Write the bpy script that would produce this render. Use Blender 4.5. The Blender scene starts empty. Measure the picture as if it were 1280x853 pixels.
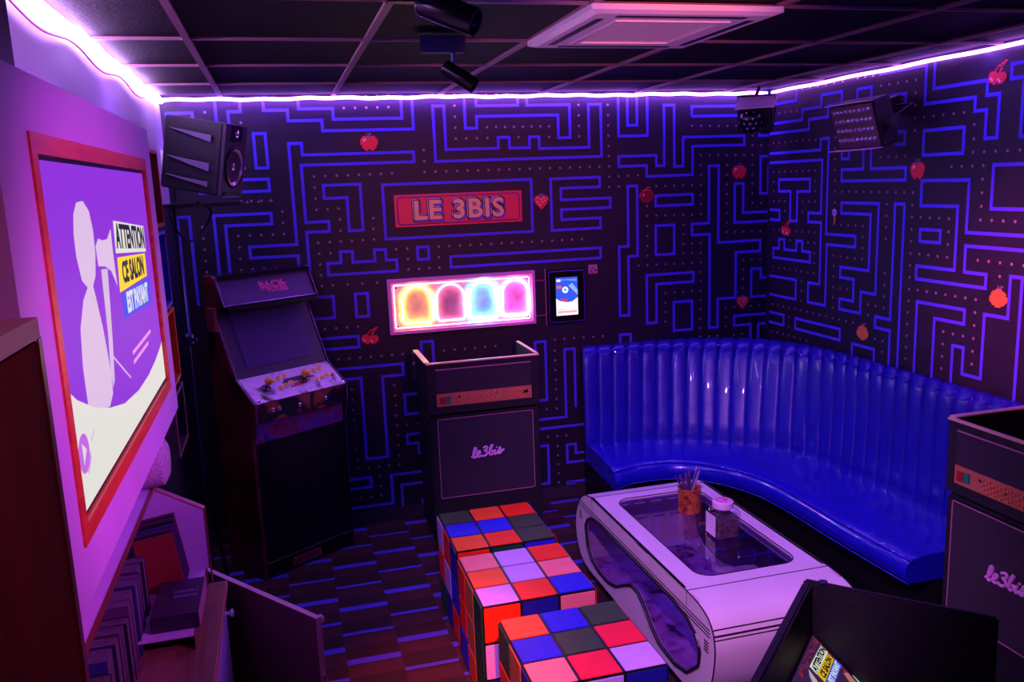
import bpy, bmesh, math, random
from mathutils import Matrix, Vector
S = bpy.context.scene
C = S.collection
PI = math.pi

# ---------------------------------------------------------------- camera
FPX = 1062.85
yaw, pitch, roll = math.radians(14.9316), math.radians(10.5618), math.radians(2.1925)
cy, sy, cp, sp, cr, sr = math.cos(yaw), math.sin(yaw), math.cos(pitch), math.sin(pitch), math.cos(roll), math.sin(roll)
fwd = Vector((sy*cp, cy*cp, -sp)); rt = Vector((cy, -sy, 0)); dn = fwd.cross(rt)
r2 = rt*cr + dn*sr; d2 = -rt*sr + dn*cr
cam_data = bpy.data.cameras.new('camera'); cam = bpy.data.objects.new('camera', cam_data); C.objects.link(cam)
cam.matrix_world = Matrix(((r2.x, -d2.x, -fwd.x, 0), (r2.y, -d2.y, -fwd.y, 0), (r2.z, -d2.z, -fwd.z, 1.992), (0, 0, 0, 1)))
cam_data.sensor_width = 36.0; cam_data.lens = FPX/1280*36.0; cam_data.clip_start = 0.02
S.camera = cam

# ---------------------------------------------------------------- world, exposure, lights
w = bpy.data.worlds.new('world'); S.world = w; w.use_nodes = True
w.node_tree.nodes['Background'].inputs[0].default_value = (0.10, 0.03, 0.35, 1)
w.node_tree.nodes['Background'].inputs[1].default_value = 0.0015
S.view_settings.view_transform = 'Standard'; S.view_settings.look = 'None'
S.view_settings.exposure = 0.0; S.view_settings.gamma = 1.0; S.view_settings.use_curve_mapping = False

def light(name, kind, loc, target, power, col, size=0.1, spot=None, blend=0.5, sy=None):
    d = bpy.data.lights.new(name, kind); d.energy = power; d.color = col
    if kind == 'AREA':
        d.size = size
        if sy: d.shape = 'RECTANGLE'; d.size_y = sy
    else: d.shadow_soft_size = size
    if spot: d.spot_size = math.radians(spot); d.spot_blend = blend
    o = bpy.data.objects.new(name, d); C.objects.link(o); o.location = loc
    v = Vector(target)-Vector(loc); o.rotation_euler = v.to_track_quat('-Z', 'Y').to_euler()
    return o
# spots out of view overhead: stage lights, plus added fills marked below
light('unseen_spot', 'SPOT', (0.25, 0.9, 2.42), (1.50, 3.02, 0.4), 260, (0.95, 0.30, 1.0), 0.05, 50, 0.75)
light('unseen_spot', 'SPOT', (1.4, 0.9, 2.2), (-0.4, 2.0, 1.58), 170, (0.95, 0.10, 1.0), 0.06, 46, 1.0)
light('unseen_spot', 'SPOT', (0.25, 0.35, 2.45), (-0.36, 0.85, 1.8), 9, (1.0, 0.22, 0.45), 0.04, 70, 0.9)  # added spot, only to turn the tall cabinet's top pink
light('unseen_spot', 'SPOT', (0.9, 0.9, 2.42), (3.05, 2.75, 1.5), 1100, (1.0, 0.08, 0.40), 0.05, 24, 1.0)
light('unseen_spot', 'SPOT', (0.5, 1.0, 2.42), (0.45, 2.93, 0.0), 700, (1.0, 0.09, 0.01), 0.05, 20, 0.9)
light('unseen_spot', 'SPOT', (1.2, 1.0, 2.42), (1.25, 4.9, 1.75), 150, (1.0, 0.17, 0.08), 0.05, 40, 1.0)  # added red spot that brightens the wall sign
light('unseen_spot', 'SPOT', (1.35, 2.25, 2.44), (2.15, 4.1, 0.5), 42, (0.10, 0.05, 1.0), 0.05, 95, 0.9)  # added steep blue spot for the bench seat
light('unseen_spot', 'SPOT', (0.9, 0.7, 2.42), (1.3, 4.9, 1.5), 30, (0.12, 0.05, 1.0), 0.06, 80, 0.9)  # added broad blue fill for the wall lines
light('unseen_spot', 'SPOT', (1.2, 1.5, 2.42), (-0.45, 2.68, 0.95), 45, (0.28, 0.08, 1.0), 0.05, 30, 1.0)  # added blue fill for the bin's end panel
# uplight lighting the ceiling cassette
light('unseen_spot', 'SPOT', (0.5, 0.8, 1.5), (1.28, 2.8, 2.5), 90, (0.95, 0.32, 0.85), 0.05, 30, 0.8)
# light given by the led tape under the ceiling edge
LED = (0.30, 0.09, 1.0)
light('led_tape_light', 'AREA', (1.25, 4.895, 2.475), (1.25, 4.93, 1.9), 13, LED, 3.4, None, 0, 0.03)
light('led_tape_light', 'AREA', (-0.515, 3.4, 2.475), (-0.548, 3.4, 1.9), 12, LED, 0.03, None, 0, 3.3)
light('led_tape_light', 'AREA', (3.025, 3.2, 2.475), (3.058, 3.2, 1.9), 11, LED, 0.03, None, 0, 3.3)

# ---------------------------------------------------------------- helpers
WM = {}
def mk(name, loc, rot=(0, 0, 0)):
    o = bpy.data.objects.new(name, None); C.objects.link(o); o.location = loc; o.rotation_euler = rot
    o.empty_display_size = 0.05
    m = Matrix.Translation(loc) @ Matrix.Rotation(rot[2], 4, 'Z') @ Matrix.Rotation(rot[1], 4, 'Y') @ Matrix.Rotation(rot[0], 4, 'X')
    WM[o.name] = m.inverted()
    return o
def thing(name, label, cat, loc, rot=(0, 0, 0), group=None):
    o = mk(name, loc, rot); o['label'] = label; o['category'] = cat
    if group: o['group'] = group
    return o
def tag(o, label, cat, group=None):
    o['label'] = label; o['category'] = cat
    if group: o['group'] = group
    return o
class MB:
    """collects shapes; build() links them as one mesh object"""
    def __init__(s): s.v = []; s.f = []
    def add(s, vs, fs):
        b = len(s.v); s.v += [tuple(v) for v in vs]; s.f += [tuple(b+i for i in f) for f in fs]; return s
    def box(s, x0, x1, y0, y1, z0, z1):
        return s.add([(x0,y0,z0),(x1,y0,z0),(x1,y1,z0),(x0,y1,z0),(x0,y0,z1),(x1,y0,z1),(x1,y1,z1),(x0,y1,z1)],
                     [(0,3,2,1),(4,5,6,7),(0,1,5,4),(1,2,6,5),(2,3,7,6),(3,0,4,7)])
    def bbox(s, x0, x1, y0, y1, z0, z1, b=0.004):
        """box with chamfered edges"""
        bm = bmesh.new(); bmesh.ops.create_cube(bm, size=1)
        for v in bm.verts: v.co = Vector(((x0+x1)/2+v.co.x*(x1-x0), (y0+y1)/2+v.co.y*(y1-y0), (z0+z1)/2+v.co.z*(z1-z0)))
        bmesh.ops.bevel(bm, geom=bm.edges[:], offset=b, segments=2, affect='EDGES')
        s.add([v.co[:] for v in bm.verts], [[v.index for v in f.verts] for f in bm.faces]); bm.free(); return s
    def prism(s, pts, vec):
        """polygon (3d points) swept by vec"""
        n = len(pts); vec = Vector(vec); a = [Vector(p) for p in pts]
        return s.add(a+[p+vec for p in a], [tuple(range(n-1, -1, -1)), tuple(range(n, 2*n))]+[(i, (i+1) % n, n+(i+1) % n, n+i) for i in range(n)])
    def cyl(s, p0, p1, r, n=16, r1=None, cap=True):
        p0 = Vector(p0); p1 = Vector(p1); r1 = r if r1 is None else r1
        d = (p1-p0).normalized(); a = d.orthogonal().normalized(); b = d.cross(a)
        vs = []
        for p, q in ((p0, r), (p1, r1)):
            for i in range(n):
                t = 2*PI*i/n; vs.append(p+(a*math.cos(t)+b*math.sin(t))*q)
        fs = [(i, (i+1) % n, n+(i+1) % n, n+i) for i in range(n)]
        if cap: fs += [tuple(range(n-1, -1, -1)), tuple(range(n, 2*n))]
        return s.add(vs, fs)
    def tube(s, pts, r, n=8, closed=False):
        P = [Vector(p) for p in pts]; m = len(P); rings = []
        up = None
        for i in range(m):
            if closed: t = (P[(i+1) % m]-P[i-1]).normalized()
            else: t = (P[min(i+1, m-1)]-P[max(i-1, 0)]).normalized()
            if up is None: up = t.orthogonal().normalized()
            up = (up-t*up.dot(t)).normalized(); b = t.cross(up)
            rings.append([P[i]+(up*math.cos(2*PI*k/n)+b*math.sin(2*PI*k/n))*r for k in range(n)])
        vs = [v for g in rings for v in g]; fs = []
        for i in range(m if closed else m-1):
            j = (i+1) % m
            for k in range(n): fs.append((i*n+k, i*n+(k+1) % n, j*n+(k+1) % n, j*n+k))
        if not closed: fs += [tuple(range(n-1, -1, -1)), tuple((m-1)*n+k for k in range(n))]
        return s.add(vs, fs)
    def lathe(s, prof, c, axis=(0, 0, 1), n=24):
        """prof: (radius, height) along axis from c"""
        c = Vector(c); d = Vector(axis).normalized(); a = d.orthogonal().normalized(); b = d.cross(a)
        vs = [c+d*h+(a*math.cos(2*PI*k/n)+b*math.sin(2*PI*k/n))*r for r, h in prof for k in range(n)]
        fs = [(i*n+k, i*n+(k+1) % n, (i+1)*n+(k+1) % n, (i+1)*n+k) for i in range(len(prof)-1) for k in range(n)]
        fs += [tuple(range(n-1, -1, -1)), tuple((len(prof)-1)*n+k for k in range(n))]
        return s.add(vs, fs)
    def ring(s, A, B):
        """band between two equally long closed loops"""
        n = len(A); return s.add(list(A)+list(B), [(i, (i+1) % n, n+(i+1) % n, n+i) for i in range(n)])
    def xf(s, m):
        s.v = [tuple(m @ Vector(v)) for v in s.v]; return s
    def split(s):
        """one collector per loose piece"""
        g = list(range(len(s.v)))
        def f(i):
            while g[i] != i: g[i] = g[g[i]]; i = g[i]
            return i
        for fc in s.f:
            for k in fc[1:]: g[f(k)] = f(fc[0])
        D = {}
        for fc in s.f: D.setdefault(f(fc[0]), []).append(fc)
        out = []
        for fs in D.values():
            ids = sorted({k for fc in fs for k in fc}); mp_ = {k: n for n, k in enumerate(ids)}
            out.append(MB().add([s.v[k] for k in ids], [tuple(mp_[k] for k in fc) for fc in fs]))
        return out
    def build(s, name, mat, parent=None, local=False, smooth=False, kind=None):
        me = bpy.data.meshes.new(name); vs = s.v
        if parent is not None and not local:
            im = WM.get(parent.name)
            if im is not None: vs = [tuple(im @ Vector(v)) for v in vs]
        me.from_pydata(vs, [], s.f); me.update()
        bm = bmesh.new(); bm.from_mesh(me); bmesh.ops.recalc_face_normals(bm, faces=bm.faces[:]); bm.to_mesh(me); bm.free()
        if mat: me.materials.append(mat)
        if smooth:
            for p in me.polygons: p.use_smooth = True
            me.set_sharp_from_angle(angle=math.radians(40))
        o = bpy.data.objects.new(name, me); C.objects.link(o)
        if parent is not None:
            o.parent = parent
            if parent.name in WM: WM[o.name] = WM[parent.name]
        if kind: o['kind'] = kind
        return o
def solo(name, label, cat, mb, mat, base, smooth=False, group=None):
    """a top-level thing that is a single mesh, its origin at base"""
    b = Vector(base); mb.v = [tuple(Vector(v)-b) for v in mb.v]
    o = mb.build(name, mat, None, smooth=smooth); o.location = b; WM[o.name] = Matrix.Translation(-b)
    return tag(o, label, cat, group)
def struct(name, mb, mat): return mb.build(name, mat, None, kind='structure')
def rrect(x0, x1, y0, y1, r, n=6):
    o = []
    for cx_, cy_, a in ((x1-r, y1-r, 0), (x0+r, y1-r, 90), (x0+r, y0+r, 180), (x1-r, y0+r, 270)):
        for i in range(n+1):
            t = math.radians(a+90*i/n); o.append((cx_+r*math.cos(t), cy_+r*math.sin(t)))
    return o
def resamp(pts, n, closed=True):
    P = [Vector(p) for p in pts]; Q = P+[P[0]] if closed else P
    L = [0]
    for i in range(len(Q)-1): L.append(L[-1]+(Q[i+1]-Q[i]).length)
    out = []; j = 0; m = n if closed else n-1
    for k in range(n):
        t = L[-1]*k/m
        while j < len(L)-2 and L[j+1] < t: j += 1
        f = (t-L[j])/max(L[j+1]-L[j], 1e-9); out.append(Q[j].lerp(Q[j+1], min(max(f, 0), 1)))
    return out
def smoothpath(pts, n):
    """catmull-rom through pts, n samples evenly spaced"""
    P = [Vector(p) for p in pts]; P = [2*P[0]-P[1]]+P+[2*P[-1]-P[-2]]; o = []
    for i in range(1, len(P)-2):
        for k in range(12):
            t = k/12; a, b, c, d = P[i-1], P[i], P[i+1], P[i+2]
            o.append(0.5*((2*b)+(c-a)*t+(2*a-5*b+4*c-d)*t*t+(3*b-a-3*c+d)*t**3))
    o.append(P[-2]); return resamp(o, n, False)
def text_mb(body, size, ext=0.001, bold=0.0, align='CENTER', shear=0, sx=1, sp=1.0):
    """letters in the xy plane, facing +z"""
    cu = bpy.data.curves.new('t', 'FONT'); cu.body = body; cu.size = size; cu.extrude = ext; cu.offset = bold
    cu.align_x = align; cu.align_y = 'CENTER'; cu.shear = shear; cu.resolution_u = 3; cu.space_character = sp
    o = bpy.data.objects.new('t', cu); C.objects.link(o)
    me = bpy.data.meshes.new_from_object(o.evaluated_get(bpy.context.evaluated_depsgraph_get()))
    m = MB(); m.add([(v.co.x*sx, v.co.y, v.co.z) for v in me.vertices], [tuple(p.vertices) for p in me.polygons])
    bpy.data.objects.remove(o); bpy.data.curves.remove(cu); bpy.data.meshes.remove(me)
    return m
def frame(o, x, y, z=None):
    """matrix whose columns are x, y, x cross y axes at o"""
    x = Vector(x).normalized(); y = Vector(y).normalized(); z = x.cross(y).normalized()
    return Matrix(((x.x, y.x, z.x, o[0]), (x.y, y.y, z.y, o[1]), (x.z, y.z, z.z, o[2]), (0, 0, 0, 1)))

# ---------------------------------------------------------------- materials
def mat(name, col, rough=0.5, metal=0.0, noise=0.0, nscale=20.0, bump=0.0, bscale=80.0, coat=0.0, spec=0.5):
    m = bpy.data.materials.new(name); m.use_nodes = True; nt = m.node_tree; b = nt.nodes['Principled BSDF']
    b.inputs['Base Color'].default_value = (*col, 1); b.inputs['Roughness'].default_value = rough
    b.inputs['Metallic'].default_value = metal; b.inputs['Coat Weight'].default_value = coat
    b.inputs['Specular IOR Level'].default_value = spec
    if noise or bump:
        tc = nt.nodes.new('ShaderNodeTexCoord')
    if noise:
        n = nt.nodes.new('ShaderNodeTexNoise'); n.inputs['Scale'].default_value = nscale; n.inputs['Detail'].default_value = 5
        nt.links.new(tc.outputs['Object'], n.inputs['Vector'])
        r = nt.nodes.new('ShaderNodeValToRGB'); r.color_ramp.elements[0].position = 0.3; r.color_ramp.elements[1].position = 0.7
        r.color_ramp.elements[0].color = (*[c*(1-noise) for c in col], 1); r.color_ramp.elements[1].color = (*[min(1, c*(1+noise)) for c in col], 1)
        nt.links.new(n.outputs['Fac'], r.inputs['Fac']); nt.links.new(r.outputs['Color'], b.inputs['Base Color'])
    if bump:
        n = nt.nodes.new('ShaderNodeTexNoise'); n.inputs['Scale'].default_value = bscale; n.inputs['Detail'].default_value = 4
        nt.links.new(tc.outputs['Object'], n.inputs['Vector'])
        u = nt.nodes.new('ShaderNodeBump'); u.inputs['Strength'].default_value = bump; u.inputs['Distance'].default_value = 0.01
        nt.links.new(n.outputs['Fac'], u.inputs['Height']); nt.links.new(u.outputs['Normal'], b.inputs['Normal'])
    return m
def emis(name, col, strength):
    m = bpy.data.materials.new(name); m.use_nodes = True; b = m.node_tree.nodes['Principled BSDF']
    b.inputs['Base Color'].default_value = (0, 0, 0, 1); b.inputs['Emission Color'].default_value = (*col, 1)
    b.inputs['Emission Strength'].default_value = strength; return m
def wood(name, c1, c2, rough=0.45, scale=3.0, axis=1):
    m = mat(name, c1, rough); nt = m.node_tree; b = nt.nodes['Principled BSDF']
    tc = nt.nodes.new('ShaderNodeTexCoord'); mp = nt.nodes.new('ShaderNodeMapping'); sc = [8, 8, 8]; sc[axis] = 1.0
    mp.inputs['Scale'].default_value = sc; wv = nt.nodes.new('ShaderNodeTexNoise'); wv.inputs['Scale'].default_value = scale; wv.inputs['Detail'].default_value = 6; wv.inputs['Distortion'].default_value = 1.5
    r = nt.nodes.new('ShaderNodeValToRGB'); r.color_ramp.elements[0].position = 0.35; r.color_ramp.elements[1].position = 0.65
    r.color_ramp.elements[0].color = (*c1, 1); r.color_ramp.elements[1].color = (*c2, 1)
    nt.links.new(tc.outputs['Object'], mp.inputs['Vector']); nt.links.new(mp.outputs['Vector'], wv.inputs['Vector'])
    nt.links.new(wv.outputs['Fac'], r.inputs['Fac']); nt.links.new(r.outputs['Color'], b.inputs['Base Color']); return m
def thin_glass(name, tint, rough=0.02, ior=1.5):
    m = bpy.data.materials.new(name); m.use_nodes = True; nt = m.node_tree; nt.nodes.remove(nt.nodes['Principled BSDF'])
    t = nt.nodes.new('ShaderNodeBsdfTransparent'); t.inputs[0].default_value = (*tint, 1)
    g = nt.nodes.new('ShaderNodeBsdfGlossy'); g.inputs['Roughness'].default_value = rough
    f = nt.nodes.new('ShaderNodeFresnel'); ge = nt.nodes.new('ShaderNodeNewGeometry'); mx = nt.nodes.new('ShaderNodeMix')
    mx.inputs[2].default_value = ior; mx.inputs[3].default_value = 1/ior     # a pane reflects alike from both sides
    nt.links.new(ge.outputs['Backfacing'], mx.inputs[0]); nt.links.new(mx.outputs[0], f.inputs[0]); x = nt.nodes.new('ShaderNodeMixShader')
    nt.links.new(f.outputs[0], x.inputs[0]); nt.links.new(t.outputs[0], x.inputs[1]); nt.links.new(g.outputs[0], x.inputs[2])
    nt.links.new(x.outputs[0], nt.nodes['Material Output'].inputs[0]); return m
K = mat('black_paint', (0.005, 0.0045, 0.006), 0.5, noise=0.3, spec=0.25)
KG = mat('black_gloss', (0.006, 0.005, 0.008), 0.25, spec=0.35)
KF = mat('black_tolex', (0.007, 0.006, 0.009), 0.55, bump=0.5, bscale=300)
WALLP = mat('wallpaper', (0.013, 0.006, 0.026), 0.55, noise=0.25, nscale=12, bump=0.15, bscale=250)
LINE = mat('maze_blue', (0.10, 0.08, 1.0), 0.6, spec=0.2)
DOT = mat('dot_pink', (0.36, 0.20, 0.26), 0.55)
WHITEW = mat('white_wall', (0.62, 0.55, 0.66), 0.6, noise=0.06, nscale=6, bump=0.1, bscale=120)
PANELW = mat('white_board', (0.68, 0.48, 0.84), 0.5, noise=0.05, nscale=5, bump=0.05)
REDW = wood('red_stained_wood', (0.55, 0.045, 0.02), (0.80, 0.11, 0.04), 0.4)
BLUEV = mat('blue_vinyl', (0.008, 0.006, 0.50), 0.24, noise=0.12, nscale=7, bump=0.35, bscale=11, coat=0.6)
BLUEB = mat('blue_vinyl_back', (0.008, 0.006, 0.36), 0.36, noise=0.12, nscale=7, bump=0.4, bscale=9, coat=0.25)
CREAM = mat('white_laminate', (0.80, 0.72, 0.82), 0.28, noise=0.04, nscale=5)
SEAM = mat('black_trim', (0.008, 0.008, 0.01), 0.4)
METAL = mat('chrome', (0.7, 0.7, 0.72), 0.2, 1.0)
METB = mat('blue_metal', (0.05, 0.045, 0.14), 0.35, 0.8)
def dup(o, parent=None):
    c = o.copy(); C.objects.link(c)
    if parent is not None: c.parent = parent
    for ch in list(o.children): dup(ch, c)
    return c
XL, XR, YB, H = -0.548, 3.058, 4.93, 2.5

# ---------------------------------------------------------------- carpet floor
fm = mat('carpet', (0.02, 0.01, 0.02), 0.9); nt = fm.node_tree; b = nt.nodes['Principled BSDF']; N = nt.nodes.new; LK = nt.links.new
def mth(op, a, bb=None, cc=None):
    n = N('ShaderNodeMath'); n.operation = op
    for i, q in enumerate((a, bb, cc)):
        if q is None: continue
        if isinstance(q, (int, float)): n.inputs[i].default_value = q
        else: LK(q, n.inputs[i])
    return n.outputs[0]
tc = N('ShaderNodeTexCoord'); sx = N('ShaderNodeSeparateXYZ'); LK(tc.outputs['Object'], sx.inputs[0])
cx_ = mth('DIVIDE', mth('SUBTRACT', sx.outputs[0], 0.127), 0.2295); ci = mth('FLOOR', cx_)
par = mth('ABSOLUTE', mth('MODULO', ci, 2.0))
yy = mth('SUBTRACT', mth('SUBTRACT', sx.outputs[1], 4.125), mth('MULTIPLY', par, 0.115))
ph = mth('MODULO', mth('ADD', yy, 48.0), 0.48)     # 0..0.48: thick stripe then thin stripe
thick = mth('LESS_THAN', mth('ABSOLUTE', mth('SUBTRACT', ph, 0.24)), 0.021)
thin = mth('MAXIMUM', mth('LESS_THAN', ph, 0.012), mth('GREATER_THAN', ph, 0.468))
plum = mth('MULTIPLY', mth('GREATER_THAN', mth('MODULO', mth('ADD', yy, 48.03), 0.24), 0.15), 1.0)
st = mth('MAXIMUM', thick, thin)
m1 = N('ShaderNodeMix'); m1.data_type = 'RGBA'; LK(plum, m1.inputs[0]); m1.inputs[6].default_value = (0.030, 0.008, 0.012, 1); m1.inputs[7].default_value = (0.060, 0.014, 0.024, 1)
m2 = N('ShaderNodeMix'); m2.data_type = 'RGBA'; LK(st, m2.inputs[0]); LK(m1.outputs[2], m2.inputs[6]); m2.inputs[7].default_value = (0.08, 0.06, 0.75, 1)
LK(m2.outputs[2], b.inputs['Base Color'])
nn = N('ShaderNodeTexNoise'); nn.inputs['Scale'].default_value = 260; LK(tc.outputs['Object'], nn.inputs['Vector'])
bu = N('ShaderNodeBump'); bu.inputs['Strength'].default_value = 0.6; bu.inputs['Distance'].default_value = 0.01; LK(nn.outputs[0], bu.inputs['Height']); LK(bu.outputs[0], b.inputs['Normal'])
struct('floor', MB().box(XL, XR, -0.6, YB, -0.05, 0), fm)

# ---------------------------------------------------------------- ceiling: panels on a bar grid
TILE = mat('ceiling_tile_black', (0.006, 0.003, 0.004), 0.7, noise=0.3, nscale=30, bump=0.3, spec=0.15)
BAR = mat('ceiling_bar', (0.30, 0.13, 0.17), 0.5)
ceil = struct('ceiling', MB().box(XL-0.1, XR+0.1, -0.6, YB+0.1, 2.53, 2.6), K)
gx = [XL, -0.24, 0.35, 0.94, 1.55, 2.15, 2.75, XR]; gy = [-0.6, 0.02, 0.63, 1.25, 1.86, 2.47, 3.12, 3.75, 4.37, YB]
for i in range(len(gx)-1):
    for j in range(len(gy)-1):
        if i == 3 and j == 5: continue
        t = MB().box(gx[i]+0.008, gx[i+1]-0.008, gy[j]+0.008, gy[j+1]-0.008, 2.504, 2.525).build('ceiling_panel', TILE, ceil)
for x in gx[1:-1]: MB().box(x-0.012, x+0.012, -0.6, YB, 2.494, 2.515).build('ceiling_bar', BAR, ceil)
for y in gy[1:-1]: MB().box(XL, XR, y-0.007, y+0.007, 2.4945, 2.514).build('ceiling_bar', BAR, ceil)

# ---------------------------------------------------------------- walls with their printed paper
LB=[[0,-519,2225,-519,2417,-391,2417,-391,2299],[0,-272,2234,-272,2481,-146,2481,-146,2420,-210,2420,-210,2311],[0,-25,2496,-25,2425,99,2425,99,2368,279,2368,279,2311,784,2311,784,2511],[0,159,2494,159,2430,342,2430,342,2372,722,2372,722,2512],[1,-90,2304,-28,2304,-28,2121,-90,2121],[1,-391,2061,-31,2061,-31,1997,-391,1997],[0,92,1469,92,1634,-163,1634,-163,1696,91,1696,91,2247,160,2247,160,2184,777,2184,777,2129,149,2129,149,1815,274,1815,274,1760,149,1760,149,1465],[0,-335,1481,-335,1875,-34,1875,-34,1817,-279,1817,-279,1477],[1,260,2015,463,2015,463,1757,385,1757,385,1943,260,1943],[1,588,2006,1469,2006,1469,1699,588,1699],[1,251,1579,326,1579,326,1641,393,1641,393,1578,518,1578,518,1641,582,1641,582,1578,643,1578,643,1513,251,1513],[1,767,1643,832,1643,832,1571,767,1571],[1,960,1576,1901,1576,1901,1514,960,1514],[1,392,1395,462,1395,462,1262,392,1262],[0,56,1391,267,1391,267,1267,45,1267],[0,36,1149,393,1149,393,1085,31,1085],[0,155,962,641,962,641,895,516,895,516,403,391,403,391,899,150,899],[0,276,688,276,286,407,286,407,227,104,227],[0,793,773,639,773,639,652,786,652],[0,841,526,640,526,640,467,705,467,705,400,834,400],[0,827,284,530,284,530,106,95,106],[0,824,214,588,214,588,76],[0,818,101,709,101,709,65],[0,-522,1185,-522,1874,-460,1874,-460,1390],[1,901,2435,965,2435,965,2192,1277,2192,1277,2253,1345,2253,1345,2190,1467,2190,1467,2252,1527,2252,1527,2183,1840,2183,1840,2432,1918,2432,1918,2127,901,2127],[0,1085,2517,1085,2308,1153,2308,1153,2374,1648,2374,1648,2242,1721,2242,1721,2432,1458,2432,1458,2513],[0,1154,2516,1154,2433,1403,2433,1403,2514],[0,2031,2508,2031,2243,2220,2243,2220,2506],[0,2090,2507,2090,2306,2152,2306,2152,2507],[1,2030,2063,2030,2123,2278,2123,2278,2059,2331,2059,2331,2421,2399,2421,2399,2052,2459,2052,2459,2227,2883,2227,2883,2171,2524,2171,2524,1997,2213,1997,2213,2063],[0,2518,2354,2518,2410,2907,2410],[0,2518,2352,2908,2352],[0,2989,2499,2989,2225,3066,2225],[0,3044,2498,3044,2398],[1,1591,2004,1904,2004,1904,1946,1654,1946,1654,1877,1970,1877,1970,1819,1654,1819,1654,1759,1905,1759,1905,1698,1591,1698],[1,2086,1943,2148,1943,2148,1511,2086,1511,2086,1141,2024,1141,2024,1575,2086,1575],[1,2272,1877,2524,1877,2524,1814,2272,1814],[1,2271,1692,2397,1692,2397,1510,2271,1510],[1,2208,1385,2530,1385,2530,1325,2273,1325,2273,1079,2208,1079],[1,2393,1201,2521,1201,2521,1017,2393,1017],[0,2023,920,2023,1019,2094,1019,2094,914],[1,2638,2047,2705,2047,2705,1564,3007,1564,3007,1494,2832,1494,2832,1200,2704,1200,2704,1015,2644,1015,2644,1621,2521,1621,2521,1691,2638,1691],[0,3075,1745,2880,1745,2880,1931,2820,1931,2820,1685,3072,1685],[0,3068,2096,3002,2096,3002,1862,3061,1862,3061,2053,3069,2053],[0,3077,1317,3015,1317,3015,1380,2946,1380,2946,1196,3080,1196],[0,3082,1078,2825,1078,2825,1015,2945,1015,2945,835],[0,3003,829,3003,1013,3083,1013],[0,1379,649,1526,649,1526,1021,1460,1021,1460,919],[0,1375,525,1650,525,1650,959,1715,959,1715,582],[0,1372,464,1838,464],[0,1368,352,1524,352,1524,101,1359,101],[0,1835,279,1708,279,1708,341,1650,341,1650,223,1833,223],[0,1831,91,1647,91,1647,33,1703,33,1703,-42],[0,756,917,756,1082,826,1082,826,910]]
LR=[[0,4920,2293,4569,2293,4569,2352,4387,2352,4387,2417,4201,2417,4201,2352,4322,2352,4322,2290,4500,2290,4500,2233,4918,2233],[0,4924,2411,4634,2411,4634,2484],[0,4914,2110,4382,2110,4382,2172,4307,2172,4307,1630,4043,1630,4043,1570,4297,1570,4297,1211,4468,1211,4468,1330,4357,1330,4357,1694,4484,1694,4484,1747,4362,1747,4362,2053,4912,2053],[1,4803,1946,4476,1946,4476,1873,4602,1873,4602,1694,4674,1694,4674,1874,4803,1874],[0,4902,1757,4790,1757,4790,1695,4900,1695],[1,4852,1515,4788,1515,4788,1575,4729,1575,4729,1513,4599,1513,4599,1574,4537,1574,4537,1514,4458,1514,4458,1454,4852,1454],[0,4892,1333,4595,1333,4595,1212,4888,1212],[0,4888,1095,4719,1095,4719,1030,4886,1030],[1,4593,1093,4152,1093,4152,1029,4593,1029],[0,4039,932,4039,1028,3855,1028,3855,958],[1,4174,1810,3863,1810,3863,1328,3981,1328,3981,1209,4164,1209,4164,1268,4045,1268,4045,1391,4166,1391,4166,1450,3924,1450,3924,1752,4174,1752],[0,3671,919,3671,1810,3739,1810,3739,1208,3855,1208,3855,1149,3737,1149,3737,924],[0,4185,2179,4185,2051,4125,2051,4125,2175],[0,4001,2167,4001,1992,4181,1992,4181,1930,3674,1930,3674,1991,3939,1991,3939,2164],[0,3956,2268,3956,2339,3956,2413,4071,2413,4071,2354,4006,2354,4006,2258],[0,3815,2182,3815,2353,3697,2353,3697,2290,3758,2290,3758,2205,3758,2169,3691,2169,3691,2107,3764,2107],[1,3560,2163,3306,2163,3306,2047,3560,2047],[0,3899,2471,3564,2471,3564,2289,3251,2289,3251,2229,3183,2229,3183,2105,3117,2105,3117,2291,3187,2291,3187,2355,3509,2355,3509,2493],[0,2857,2406,3060,2406,3060,2346,2851,2346],[0,2994,2335,2994,2102,2829,2102],[0,2819,1988,3124,1988,3124,1797,2801,1797],[0,2791,1686,3258,1686,3258,1925,3557,1925,3557,1804,3317,1804,3317,1506,3566,1506,3566,1441,3127,1441,3127,1503,3256,1503,3256,1624,2785,1624],[1,3552,1688,3418,1688,3418,1629,3552,1629],[0,3549,907,3549,1327,3239,1327,3239,1260,3426,1260,3426,898],[0,3300,910,3300,1147,3233,1147,3233,1022,3122,1022,3122,1322,2993,1322,2993,1507,2931,1507,2931,900]]
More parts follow.
